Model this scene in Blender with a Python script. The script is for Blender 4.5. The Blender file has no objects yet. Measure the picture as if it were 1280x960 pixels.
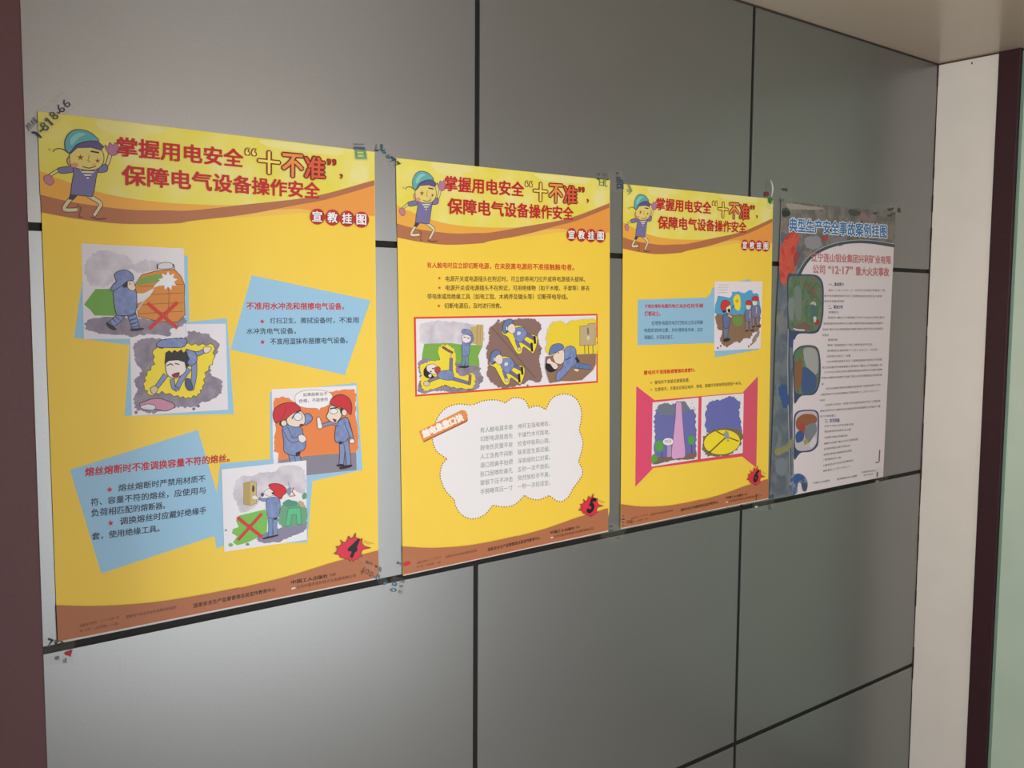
import bpy, bmesh, math, random
from mathutils import Vector, Matrix
from mathutils.geometry import tessellate_polygon
random.seed(4)
COL = bpy.context.scene.collection
SC = bpy.context.scene

# ------------------------------------------------------------ camera
S = 1.46                                   # metres from the wall to the lens
FPX = 1204.16; YAW, PITCH, ROLL = 0.68051073, -0.08385395, 0.00625598
def cam_axes():
    cy, sy, cp, sp = math.cos(YAW), math.sin(YAW), math.cos(PITCH), math.sin(PITCH)
    f = Vector((sy*cp, cy*cp, sp)); r = Vector((cy, -sy, 0)); u = r.cross(f)
    cr, sr = math.cos(ROLL), math.sin(ROLL)
    return r*cr + u*sr, -r*sr + u*cr, f
CR, CU, CF = cam_axes()
CAM = Vector((0, -S, 0))                   # wall face is the plane y = 0, heights are measured from the lens
cd = bpy.data.cameras.new('camera'); cam = bpy.data.objects.new('camera', cd); COL.objects.link(cam)
cam.matrix_world = Matrix(((CR.x, CU.x, -CF.x, CAM.x), (CR.y, CU.y, -CF.y, CAM.y), (CR.z, CU.z, -CF.z, CAM.z), (0, 0, 0, 1)))
cd.sensor_width = 36; cd.lens = FPX/1280*36; cd.clip_start = 0.02; cd.clip_end = 60
SC.camera = cam

# ------------------------------------------------------------ world, lamps, exposure
SC.view_settings.view_transform = 'Standard'; SC.view_settings.look = 'None'
SC.view_settings.gamma = 1; SC.view_settings.use_curve_mapping = False
SC.view_settings.exposure = -0.08
w = bpy.data.worlds.new('daylight'); SC.world = w; w.use_nodes = True
w.node_tree.nodes['Background'].inputs[0].default_value = (0.80, 0.86, 1.0, 1)
w.node_tree.nodes['Background'].inputs[1].default_value = 0.10
def area(name, loc, to, sx, sy, power, col):
    l = bpy.data.lights.new(name, 'AREA'); l.shape = 'RECTANGLE'; l.size = sx; l.size_y = sy; l.energy = power; l.color = col
    o = bpy.data.objects.new(name, l); COL.objects.link(o); o.location = loc
    o.rotation_euler = (Vector(to)-Vector(loc)).to_track_quat('-Z', 'Y').to_euler()
    return o
area('window_daylight', (-1.40, -1.55, 0.0), (0.8, 0, -0.2), 1.3, 1.6, 45, (0.95, 1.0, 1.0))
low = area('low_daylight_behind', (1.65, -2.7, -0.6), (0.65, 0, -0.35), 1.6, 2.0, 11, (0.98, 0.99, 1.0))
low.data.spread = math.radians(96)
area('warm_wall_fill', (1.5, -2.5, 0.67), (1.2, 0, 0.1), 1.6, 1.0, 6.5, (1.0, 0.70, 0.52))  # added fill, no seen source: warm glow on the upper left wall
warm = area('warm_corner_fill', (-0.7, -2.3, 0.45), (2.75, -0.3, -0.15), 0.7, 0.4, 4.6, (1.0, 0.86, 0.74))  # added fill aimed at the right corner, brightens cream strip and white poster
warm.data.spread = math.radians(64)

# ------------------------------------------------------------ helpers
def lin(c):
    return tuple(((v/255)/12.92 if v/255 <= 0.04045 else ((v/255+0.055)/1.055)**2.4) for v in c) + (1,)
_m = {}
def ink(rgb, rough=0.42):
    k = (tuple(rgb), rough)
    if k not in _m:
        m = bpy.data.materials.new('ink_%d_%d_%d' % tuple(rgb)); m.use_nodes = True
        b = m.node_tree.nodes['Principled BSDF']
        b.inputs['Base Color'].default_value = lin(rgb); b.inputs['Roughness'].default_value = rough
        b.inputs['Specular IOR Level'].default_value = 0.35
        _m[k] = m
    return _m[k]
def noisy(name, cols, scale, rough=0.4, metallic=0, detail=4, spec=0.35, bump=0, pos=None, stretch=(1, 1, 1), dist=0):
    m = bpy.data.materials.new(name); m.use_nodes = True; nt = m.node_tree; b = nt.nodes['Principled BSDF']
    tc = nt.nodes.new('ShaderNodeTexCoord'); mp = nt.nodes.new('ShaderNodeMapping'); mp.inputs['Scale'].default_value = stretch
    nt.links.new(tc.outputs['Object'], mp.inputs[0])
    n = nt.nodes.new('ShaderNodeTexNoise'); n.inputs['Scale'].default_value = scale; n.inputs['Detail'].default_value = detail
    n.inputs['Distortion'].default_value = dist
    nt.links.new(mp.outputs[0], n.inputs['Vector'])
    r = nt.nodes.new('ShaderNodeValToRGB'); e = r.color_ramp.elements
    if pos is None: pos = [0.32 + 0.36*i/max(1, len(cols)-1) for i in range(len(cols))]
    e[0].position = pos[0]; e[0].color = lin(cols[0]); e[1].position = pos[-1]; e[1].color = lin(cols[-1])
    for p_, c_ in list(zip(pos, cols))[1:-1]:
        x = e.new(p_); x.color = lin(c_)
    nt.links.new(n.outputs['Fac'], r.inputs[0]); nt.links.new(r.outputs[0], b.inputs['Base Color'])
    b.inputs['Roughness'].default_value = rough; b.inputs['Metallic'].default_value = metallic
    b.inputs['Specular IOR Level'].default_value = spec
    if bump:
        n2 = nt.nodes.new('ShaderNodeTexNoise'); n2.inputs['Scale'].default_value = 900; n2.inputs['Detail'].default_value = 2
        nt.links.new(tc.outputs['Object'], n2.inputs['Vector'])
        bp = nt.nodes.new('ShaderNodeBump'); bp.inputs['Strength'].default_value = bump; bp.inputs['Distance'].default_value = 0.0005
        nt.links.new(n2.outputs['Fac'], bp.inputs['Height']); nt.links.new(bp.outputs[0], b.inputs['Normal'])
    return m
PANEL = noisy('grey_painted_aluminium', [(144, 146, 146), (148, 150, 150)], 260, rough=0.33, metallic=0.8, spec=0.5, bump=0.08)
GAP = noisy('black_joint_sealant', [(13, 13, 13), (20, 19, 19)], 60, rough=0.6)
MAROON = noisy('maroon_painted_metal', [(66, 36, 38), (72, 40, 42)], 180, rough=0.5, spec=0.4, bump=0.1)
MAROON_DARK = noisy('dark_maroon_painted_metal', [(58, 32, 38), (64, 36, 42)], 180, rough=0.5, spec=0.3)
CREAM = noisy('cream_wall_paint', [(236, 231, 224), (240, 235, 228)], 9, rough=0.6, bump=0.05)
CEIL = noisy('glossy_cream_ceiling_panel', [(208, 190, 172), (210, 192, 174)], 3, rough=0.24, spec=0.5)
FROST = noisy('frosted_glass_sheet', [(196, 216, 200), (202, 222, 206)], 5, rough=0.35, spec=0.5)
GREENGLASS = ink((130, 160, 146), 0.2)
FLOOR = noisy('pale_floor_tile', [(190, 184, 180), (204, 198, 194)], 3, rough=0.3)
PLASTER = noisy('plain_plaster', [(150, 142, 134), (160, 152, 144)], 4, rough=0.8)
PLASTER_DARK = noisy('dark_passage_plaster', [(70, 64, 62), (80, 74, 70)], 4, rough=0.8)

def put(name, bm, mats, parent=None, kind=None, label=None, smooth=False):
    me = bpy.data.meshes.new(name); bm.to_mesh(me); bm.free()
    for m in (mats if isinstance(mats, (list, tuple)) else [mats]): me.materials.append(m)
    if smooth:
        for p in me.polygons: p.use_smooth = True
    o = bpy.data.objects.new(name, me); COL.objects.link(o); o.parent = parent
    if kind: o['kind'] = kind
    if label: o['label'] = label
    return o
def box_bm(x0, x1, y0, y1, z0, z1, bevel=0):
    bm = bmesh.new(); bmesh.ops.create_cube(bm, size=1)
    for v in bm.verts: v.co = Vector(((x0+x1)/2+v.co.x*(x1-x0), (y0+y1)/2+v.co.y*(y1-y0), (z0+z1)/2+v.co.z*(z1-z0)))
    if bevel: bmesh.ops.bevel(bm, geom=bm.edges[:], offset=bevel, segments=2, affect='EDGES', profile=0.5)
    return bm
def ray(px, py, lift=0.0):
    d = CF + CR*((px-640)/FPX) + CU*((480-py)/FPX)
    t = (-lift-CAM.y)/d.y
    return CAM.x + d.x*t, CAM.z + d.z*t

# ------------------------------------------------------------ the setting
XA, XB, XC = 0.74983*S, 1.30863*S, 1.90123*S
ZC, Z1, Z2, Z3, ZF = 0.48148*S, 0.06923*S, -0.34174*S, -0.75338*S, -1.58
G = 0.0057                                  # half a joint
XPOST = 0.2222*(S-0.25)                     # right edge of the maroon post, 25 cm proud of the wall
wall = put('wall_back', box_bm(0.02, XC+0.05, 0.003, 0.10, ZF, ZC+0.1), GAP, kind='structure', label='grey metal panelled wall carrying the four posters')
cols = [(0.03, XA-G), (XA+G, XB-G), (XB+G, XC-0.003)]
rows = [(Z1+G, ZC-0.002), (Z2+G, Z1-G), (Z3+G, Z2-G), (ZF+0.01, Z3-G)]
for (x0, x1) in cols:
    for (z0, z1) in rows:
        put('panel', box_bm(x0, x1, 0.0, 0.012, z0, z1, 0.0003), PANEL, wall)
post = put('trim_1', box_bm(-0.55, XPOST, -0.25, 0.10, ZF, ZC+0.02, 0.002), MAROON, kind='structure', label='maroon metal post at the left end of the panelled wall')
# right end wall with cream strip, maroon door frame and frosted glass
def yat(px, py, X=XC):                      # depth of a pixel on the plane x = X
    d = CF + CR*((px-640)/FPX) + CU*((480-py)/FPX)
    return CAM.y + d.y*(X-CAM.x)/d.x
Y1 = yat(1233, 420); Y2 = yat(1259.5, 420)
put('wall_right', box_bm(XC, XC+0.25, Y1, 0.02, ZF, ZC+0.02), CREAM, kind='structure', label='cream painted wall strip between grey panels and maroon frame')
caulk = bmesh.new()
random.seed(8)
zz = ZC
while zz > ZF:
    L = random.uniform(0.02, 0.09); r = random.uniform(0.0012, 0.0030)
    b = box_bm(XC-r, XC+0.001, -r*0.8, 0.003, max(ZF, zz-L), zz)
    me = bpy.data.meshes.new('t'); b.to_mesh(me); b.free(); caulk.from_mesh(me); bpy.data.meshes.remove(me)
    zz -= L
put('trim_2', caulk, ink((52, 44, 40), 0.7), kind='structure', label='uneven dark sealant line in the corner of grey and cream walls')
door = put('door_1', box_bm(XC-0.006, XC+0.10, Y2, Y1, ZF, ZC+0.004, 0.0015), MAROON_DARK, kind='structure', label='maroon door frame holding frosted glass beside the cream strip')
put('pane', box_bm(XC+0.012, XC+0.022, Y2-1.0, Y2-0.0005, ZF+0.05, ZC-0.004), FROST, door, label='pale frosted glass pane')
put('glass_edge', box_bm(XC+0.006, XC+0.0119, Y2-0.007, Y2-0.001, ZF+0.05, ZC-0.006), GREENGLASS, door)
put('door_jamb', box_bm(XC-0.006, XC+0.10, Y2-1.1, Y2-1.002, ZF, ZC+0.004), MAROON_DARK, door)
put('wall_passage', box_bm(XC, XC+0.25, -4.2, Y2-1.102, ZF, ZC+0.02), CREAM, kind='structure')
put('ceiling', box_bm(-3.2, XC+0.25, -4.2, 0.10, ZC, ZC+0.05), CEIL, kind='structure', label='glossy cream ceiling meeting the panelled wall')
put('ceiling_shadow_line', box_bm(XPOST, XC, -0.0025, 0.004, ZC-0.004, ZC-0.0002), ink((60, 52, 46), 0.6), kind='structure')  # dark strip standing in for the thin shadow along the ceiling
put('ceiling_line', box_bm(XC-0.0025, XC+0.004, Y1, -0.003, ZC-0.004, ZC-0.0002), ink((84, 62, 48), 0.6), kind='structure')  # brown strip carrying the ceiling line on over the cream wall
put('floor', box_bm(-3.2, XC+0.25, -4.2, 0.10, ZF-0.05, ZF), FLOOR, kind='structure')
put('wall_front', box_bm(0.9, XC+0.25, -4.3, -4.2, ZF, ZC), PLASTER_DARK, kind='structure')
nb = bmesh.new(); bmesh.ops.create_uvsphere(nb, u_segments=10, v_segments=6, radius=0.0022)
for v in nb.verts: v.co = Vector((v.co.x*0.5, v.co.y, v.co.z*1.5))
nail = put('nail', nb, ink((50, 40, 36), 0.4)); nail.location = (XC-0.0005, yat(1215, 79), 0)
d_ = CF + CR*((1215-640)/FPX) + CU*((480-79)/FPX); nail.location.z = d_.z*XC/d_.x
nail['label'] = 'tiny dark nail in the cream strip just under the ceiling'; nail['category'] = 'nail'

# ------------------------------------------------------------ printing on paper
DZ = 0.00002; LIFT = 0.0012; GRID = 0.013
def hom(src, dst):
    import numpy as np
    A = []; B = []
    for (x, y), (u, v) in zip(src, dst):
        A.append([x, y, 1, 0, 0, 0, -u*x, -u*y]); B.append(u)
        A.append([0, 0, 0, x, y, 1, -v*x, -v*y]); B.append(v)
    h = [float(q) for q in np.linalg.solve(np.array(A, float), np.array(B, float))]
    def f(x, y):
        w_ = h[6]*x+h[7]*y+1
        return (h[0]*x+h[1]*y+h[2])/w_, (h[3]*x+h[4]*y+h[5])/w_
    return f
def catmull(p, closed=True, n=5):
    out = []; N = len(p); R = range(N) if closed else range(N-1)
    for i in R:
        if closed: a, b, c, d = p[i-1], p[i], p[(i+1) % N], p[(i+2) % N]
        else: a, b, c, d = p[max(0, i-1)], p[i], p[i+1], p[min(N-1, i+2)]
        for k in range(n):
            t = k/n
            out.append(tuple(0.5*(2*b[j]+(c[j]-a[j])*t+(2*a[j]-5*b[j]+4*c[j]-d[j])*t*t+(3*b[j]-a[j]-3*c[j]+d[j])*t**3) for j in (0, 1)))
    if not closed: out.append(p[-1])
    return out
_txt = {}
def text_mesh(s, bold, res):
    k = (s, bold, res)
    if k not in _txt:
        c = bpy.data.curves.new('t', 'FONT'); c.body = s; c.size = 1; c.offset = bold; c.resolution_u = res; c.dimensions = '2D'; c.fill_mode = 'FRONT'
        o = bpy.data.objects.new('t', c); COL.objects.link(o); bpy.context.view_layer.update()
        me = o.evaluated_get(bpy.context.evaluated_depsgraph_get()).to_mesh()
        _txt[k] = ([tuple(v.co[:2]) for v in me.vertices], [tuple(p.vertices) for p in me.polygons])
        bpy.data.objects.remove(o); bpy.data.curves.remove(c)
    return _txt[k]

def embolden(vs, fs, b):                     # heavier strokes from copies nudged around the glyph
    if b <= 0: return vs, fs
    n = 4 if b < 0.05 else 8
    V = []; F = []
    for i in range(n):
        a = 2*math.pi*(i+0.5)/n; k = len(V)
        V += [(x+b*math.cos(a)*1.2, y+b*math.sin(a)) for x, y in vs]; F += [tuple(j+k for j in f) for f in fs]
    return V, F
class Poster:
    def __init__(self, quad, sheet_pts, base_rgb, name, label, wave, group=None):
        self.quad = quad; self.lvl = 1; self.pre = None; self.crop = (0, 0, 1)
        xs = [ray(*q, LIFT) for q in quad]
        self.org = Vector((sum(x for x, z in xs)/4, 0, sum(z for x, z in xs)/4))
        self.x0 = min(x for x, z in xs); self.x1 = max(x for x, z in xs)
        self.wf = wave
        self.root = None
        g = Part(self, name, 0)
        if isinstance(base_rgb, tuple): base_rgb = ink(base_rgb)
        g.poly(sheet_pts, base_rgb)
        self.root = g.build(None, thick=0.0004)
        self.root.location = self.org
        self.root['label'] = label; self.root['category'] = 'poster'
        if group: self.root['group'] = group
    def height(self, x):                     # piecewise linear over the grid lines
        i = math.floor(x/GRID); t = x/GRID-i
        f = lambda k: self.wf((k*GRID-self.x0)/(self.x1-self.x0))
        return f(i)*(1-t)+f(i+1)*t
class Part:
    def __init__(self, P, name, lvl=None):
        self.P = P; self.name = name; self.lvl = P.lvl if lvl is None else lvl
        self.rag = 0; self.mats = []; self.big = []; self.txt = []; self.crop = P.crop; self.pre = P.pre
    def px(self, p):
        x0, y0, s = self.crop; q = (x0+p[0]/s, y0+p[1]/s)
        return self.pre(*q) if self.pre else q
    def mi(self, m):
        if isinstance(m, tuple): m = ink(m)
        if m not in self.mats: self.mats.append(m)
        return self.mats.index(m)
    def world(self, pts): return [ray(*self.px(p), LIFT) for p in pts]
    def poly(self, pts, m, smooth=False, line=0, lm=(60, 50, 60)):
        if smooth:
            pts = catmull(pts)
            if self.rag and not line:
                cx = sum(p[0] for p in pts)/len(pts); cy = sum(p[1] for p in pts)/len(pts); size = max(math.hypot(x-cx, y-cy) for x, y in pts)
                a = min(self.rag, size*0.07); rr = random.Random(int(cx*7+cy)); o = 0; q = []
                for x, y in catmull(pts, True, 2):
                    o = o*0.35+rr.uniform(-a, a); L = math.hypot(x-cx, y-cy) or 1
                    q.append((x+(x-cx)/L*o, y+(y-cy)/L*o))
                pts = q
        self.big.append((self.world(pts), self.mi(m), self.lvl)); self.lvl += 1
        if line: self.stroke(list(pts)+[pts[0]], line, lm)
    def blob(self, pts, m, line=0, lm=(60, 50, 60)): self.poly(pts, m, True, line, lm)
    def ell(self, cx, cy, rx, ry, m, line=0, lm=(60, 50, 60), n=20, rot=0):
        c, s = math.cos(rot), math.sin(rot)
        self.poly([(cx+rx*math.cos(a)*c-ry*math.sin(a)*s, cy+rx*math.cos(a)*s+ry*math.sin(a)*c) for a in [2*math.pi*i/n for i in range(n)]], m, False, line, lm)
    def star(self, cx, cy, r, m, n=5, k=0.42, a0=-math.pi/2):
        self.poly([(cx+(r if i % 2 == 0 else r*k)*math.cos(a0+math.pi*i/n), cy+(r if i % 2 == 0 else r*k)*math.sin(a0+math.pi*i/n)) for i in range(2*n)], m)
    def stroke(self, pts, wdt, m, w2=None, smooth=False, cap=True, inc=True):
        if smooth: pts = catmull(pts, False)
        if w2 is None: w2 = wdt
        n = len(pts); mi = self.mi(m)
        quads = []
        for i in range(n-1):
            (ax, ay), (bx, by) = pts[i], pts[i+1]; L = math.hypot(bx-ax, by-ay)
            if L < 1e-6: continue
            dx, dy = (bx-ax)/L, (by-ay)/L
            wa = (wdt+(w2-wdt)*i/(n-1))/2; wb = (wdt+(w2-wdt)*(i+1)/(n-1))/2
            e = min(wa, wb)*0.45 if cap else 0
            ax -= dx*e; ay -= dy*e; bx += dx*e; by += dy*e
            quads.append([(ax-dy*wa, ay+dx*wa), (bx-dy*wb, by+dx*wb), (bx+dy*wb, by-dx*wb), (ax+dy*wa, ay-dx*wa)])
        for k, q in enumerate(quads):
            self.big.append((self.world(q), mi, self.lvl+0.25*(k % 2)))
        if inc: self.lvl += 1
    def limb(self, pts, wdt, m, w2=None, line=3.5, lm=(60, 50, 60), smooth=True):
        self.stroke(pts, wdt+2*line, lm, (w2 or wdt)+2*line, smooth); self.stroke(pts, wdt, m, w2, smooth)
    def text(self, s, quad, m, bold=0.0, res=2, grow=0.0):
        vs, fs = text_mesh(s, 0.0, res)
        if not vs: return
        vs0 = vs; vs, fs = embolden(vs, fs, bold)
        a0 = min(v[0] for v in vs0); a1 = max(v[0] for v in vs0); b0 = min(v[1] for v in vs0); b1 = max(v[1] for v in vs0)
        H = hom([(a0, b1), (a1, b1), (a1, b0), (a0, b0)], [self.px(q) for q in quad])
        self.txt.append(([ray(*H(*v), LIFT) for v in vs], fs, self.mi(m), self.lvl, len(vs0))); self.lvl += 1.5
    def line(self, s, x0, t0, b0, x1, t1, b1, m, bold=0.0, res=2):
        self.text(s, [(x0, t0), (x1, t1), (x1, b1), (x0, b0)], m, bold, res)
    def build(self, parent, thick=0, label=None, kind=None):
        P = self.P; bm = bmesh.new(); lay = bm.verts.layers.float.new('lvl')
        for pts, mi, lv in self.big:
            vs = [bm.verts.new((x, 0, z)) for x, z in pts]
            for v in vs: v[lay] = lv
            for t in tessellate_polygon([[Vector((x, z, 0)) for x, z in pts]]):
                a, b, c = [Vector(pts[i]) for i in t]
                cr = (b-a).cross(c-a)
                if abs(cr) < 1e-12: continue
                if cr < 0: t = t[::-1]
                try: f = bm.faces.new([vs[i] for i in t]); f.material_index = mi
                except ValueError: pass
        if bm.verts:
            lo = min(v.co.x for v in bm.verts); hi = max(v.co.x for v in bm.verts)
            for k in range(math.floor(lo/GRID)+1, math.ceil(hi/GRID)):
                bmesh.ops.bisect_plane(bm, geom=bm.verts[:]+bm.edges[:]+bm.faces[:], plane_co=(k*GRID, 0, 0), plane_no=(1, 0, 0), dist=1e-6)
        for pts, fs, mi, lv, nv in self.txt:
            vs = [bm.verts.new((x, 0, z)) for x, z in pts]
            for i_, v in enumerate(vs): v[lay] = lv+0.5+0.1*(i_//nv)
            for f in fs:
                a, b, c = [Vector(pts[i]) for i in f[:3]]
                if (b-a).cross(c-a) < 0: f = f[::-1]
                try: q = bm.faces.new([vs[i] for i in f]); q.material_index = mi
                except ValueError: pass
        for v in bm.verts:
            v.co.y = -LIFT-P.height(v.co.x)-v[lay]*DZ
        if thick:
            r = bmesh.ops.extrude_face_region(bm, geom=bm.faces[:])
            for v in [e for e in r['geom'] if isinstance(e, bmesh.types.BMVert)]: v.co.y -= 0.00001
            # the extruded copy is the printed face; the old faces become the back
            new = {e for e in r['geom'] if isinstance(e, bmesh.types.BMVert)}
            for v in bm.verts:
                if v not in new: v.co.y += thick
        for v in bm.verts: v.co -= P.org
        o = put(self.name, bm, self.mats, parent, kind, label)
        if not thick: P.lvl = max(P.lvl, self.lvl)
        return o

RED = (196, 30, 38); DARK = (44, 52, 74); YEL = (250, 212, 84); BLUE = (156, 204, 236); WHITE = (238, 234, 240)
BROWN = (182, 114, 76); SKIN = (240, 222, 206); OUT = (52, 44, 56); DENIM = (130, 148, 196); GREYV = (136, 128, 146)
WASH = noisy('pale_yellow_watercolour', [(236, 222, 84), (238, 227, 116), (240, 232, 160)], 11, rough=0.42, detail=3, pos=[0.40, 0.54, 0.68])
GREYWASH = noisy('grey_watercolour', [(196, 192, 206), (226, 222, 232)], 40, rough=0.42)
VWASH = noisy('violet_grey_watercolour', [(128, 120, 140), (156, 148, 164)], 60, rough=0.42)
JEAN = noisy('blue_workwear_ink', [(114, 132, 184), (136, 154, 204)], 120, rough=0.42)

def header(P, k):
    g = Part(P, 'header_band'); g.crop = (0, 100, 4.571)
    def c2(x, y): return (x+1097, y)          # second close-up is 240 px further right
    topL, topR = (214, 181), c2(1043, 411)
    g.poly([topL, topR, c2(1040, 575), c2(900, 615), c2(760, 652), c2(600, 682), c2(300, 712), c2(0, 745), (950, 745), (750, 742), (500, 712), (350, 685), (229, 655)], WASH)
    g.blob([c2(900, 540), c2(930, 500), c2(985, 495), c2(1010, 530), c2(1000, 575), c2(940, 590)], (238, 230, 148))
    g.blob([c2(380, 345), c2(500, 352), c2(700, 375), c2(860, 395), c2(830, 430), c2(600, 405), c2(450, 385)], (238, 230, 148))
    g.blob([(560, 225), (700, 245), (900, 268), (930, 300), (800, 300), (640, 310), (560, 270)], (238, 230, 146))
    g.poly(catmull([(226, 520), (380, 580), (560, 640), (760, 680), (1000, 705), (1290, 716), c2(330, 706)], False)+[c2(0, 747), (950, 747), (750, 744), (500, 714), (350, 687), (229, 657)], (240, 176, 70))
    g.poly(catmull([(232, 655), (350, 685), (500, 712), (750, 742), (950, 745), c2(0, 745), c2(300, 712), c2(600, 680), c2(760, 650), c2(900, 612), c2(1041, 572)], False) +
           catmull([c2(1042, 602), c2(900, 645), c2(760, 685), c2(600, 715), c2(300, 770), c2(0, 805), (1000, 820), (700, 822), (450, 795), (237, 757)], False), BROWN)
    g.poly([c2(1042, 602), c2(900, 645), c2(760, 685), c2(600, 717), c2(470, 742), c2(700, 748), c2(1044, 778)], (240, 160, 72))
    g.poly([c2(600, 735), c2(470, 742), c2(300, 770), c2(150, 790), c2(380, 780), c2(600, 762), c2(800, 758)], (246, 196, 90))
    g.build(P.root)
    # running boy
    f = Part(P, 'cartoon_boy'); f.crop = (0, 100, 4.571)
    cream = (226, 214, 172)
    f.limb([(425, 660), (385, 700), (368, 740), (438, 742)], 20, cream, 18, line=4)
    f.limb([(508, 662), (572, 704), (562, 735), (538, 772)], 20, cream, 16, line=4)
    f.stroke([(438, 712), (462, 730), (450, 780), (470, 786)], 6, (120, 70, 50)); f.stroke([(520, 785), (560, 796), (605, 792)], 8, (100, 60, 46))
    f.limb([(340, 512), (300, 535), (270, 560)], 14, (230, 214, 150), line=4)
    f.blob([(250, 552), (284, 543), (296, 560), (308, 582), (285, 602), (256, 582)], (196, 132, 140), 3, (110, 60, 80))
    f.limb([(600, 500), (615, 470), (630, 420)], 16, (230, 214, 150), line=4)
    f.blob([(598, 372), (616, 384), (626, 358), (644, 374), (658, 358), (680, 392), (668, 424), (640, 432), (612, 412)], (186, 124, 160), 3, (100, 60, 100))
    f.blob([(418, 494), (338, 502), (330, 516), (350, 534), (418, 524)], (124, 118, 164), 4, OUT)
    f.blob([(548, 505), (598, 482), (614, 498), (606, 524), (560, 528)], (124, 118, 164), 4, OUT)
    f.poly([(415, 495), (470, 512), (546, 512), (560, 508), (548, 560), (536, 640), (524, 668), (480, 662), (402, 655), (408, 600), (420, 540)], (120, 116, 166), False, 4, OUT)
    f.poly([(398, 655), (440, 660), (420, 685), (392, 684)], (60, 56, 70))
    f.poly([(452, 510), (548, 512), (500, 568)], (222, 216, 214))
    f.stroke([(462, 516), (538, 518)], 7, OUT); f.stroke([(474, 534), (526, 536)], 6, OUT); f.stroke([(488, 552), (514, 552)], 6, OUT)
    f.ell(402, 462, 20, 26, (222, 170, 120), 4, OUT)
    f.blob([(405, 400), (450, 378), (525, 376), (575, 398), (592, 440), (584, 482), (545, 512), (475, 514), (412, 492), (396, 450)], (232, 214, 120), 4, OUT)
    f.ell(425, 487, 22, 14, (226, 150, 120)); f.ell(535, 484, 14, 10, (232, 186, 120))
    f.star(458, 443, 22, (190, 140, 44)); f.ell(458, 443, 8, 8, (110, 80, 30)); f.star(556, 462, 17, (190, 140, 44)); f.ell(556, 462, 6, 6, (110, 80, 30))
    f.stroke([(518, 408), (562, 416)], 9, OUT); f.stroke([(508, 430), (500, 462), (514, 468)], 4, (150, 110, 50))
    f.stroke([(470, 494), (505, 504), (545, 494)], 5, (90, 40, 40), smooth=True)
    f.poly([(394, 418), (440, 370), (510, 348), (556, 350), (592, 382), (575, 402), (520, 386), (440, 388), (404, 420)], (96, 84, 140), False, 3, OUT)
    f.blob([(374, 400), (370, 350), (396, 303), (440, 284), (500, 294), (545, 324), (562, 350), (510, 349), (440, 368), (396, 416)], (98, 176, 178), 4, OUT)
    f.blob([(400, 340), (440, 305), (490, 310), (450, 330), (410, 372)], (140, 204, 200))
    f.stroke([(385, 412), (350, 394), (315, 396), (303, 412)], 6, (96, 62, 40), 4, True); f.ell(284, 398, 9, 7, (210, 190, 90))
    f.build(P.root, label='blue-capped cartoon boy with one hand raised')
    t = Part(P, 'title'); t.crop = (0, 0, 1)
    LN = (250, 240, 160)
    t.text('掌握用电安全', [(146.1, 171), (303.2, 187.5), (303.2, 209.6), (146.1, 194.6)], RED, 0.03, 3)
    t.text('保障电气设备操作安全', [(152.5, 206.2), (398.8, 229), (398.8, 248.6), (152.5, 231)], RED, 0.03, 3)
    t.crop = (240, 100, 4.571)
    for s, q in (('“', [(302, 388), (362, 394), (362, 434), (302, 428)]), ('十', [(378, 404), (496, 418), (496, 540), (378, 530)]),
                 ('不', [(514, 420), (630, 430), (628, 555), (514, 550)]), ('准', [(642, 436), (756, 446), (754, 570), (642, 562)]), ('”', [(770, 452), (818, 456), (818, 490), (770, 486)])):
        t.text(s, q, (126, 22, 22), 0.072 if s not in '“”' else 0.035, 3)
        fill = {'十': (246, 226, 110), '不': (236, 150, 70), '准': (222, 96, 56), '“': (246, 226, 110), '”': RED}[s]
        t.text(s, q, fill, 0.022 if s not in '“”' else 0.0, 3)
    t.poly([(838, 540), (852, 536), (860, 548), (852, 562), (840, 566), (848, 552)], (150, 24, 24))
    t.build(P.root, label='large red headline with outlined central words')
    b = Part(P, 'badge_row'); b.crop = (240, 100, 4.571)
    for (x, y), s in zip([(713, 781), (800, 787), (883, 793), (965, 799)], '宣教挂图'):
        b.ell(x, y, 43, 46, (190, 40, 40))
        b.text(s, [(x-26, y-30), (x+28, y-27), (x+28, y+31), (x-26, y+28)], (120, 20, 20), 0.07)
        b.text(s, [(x-28, y-32), (x+26, y-29), (x+26, y+29), (x-28, y+26)], (250, 244, 248), 0.03)
    b.build(P.root, label='four white characters on red discs')
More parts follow.
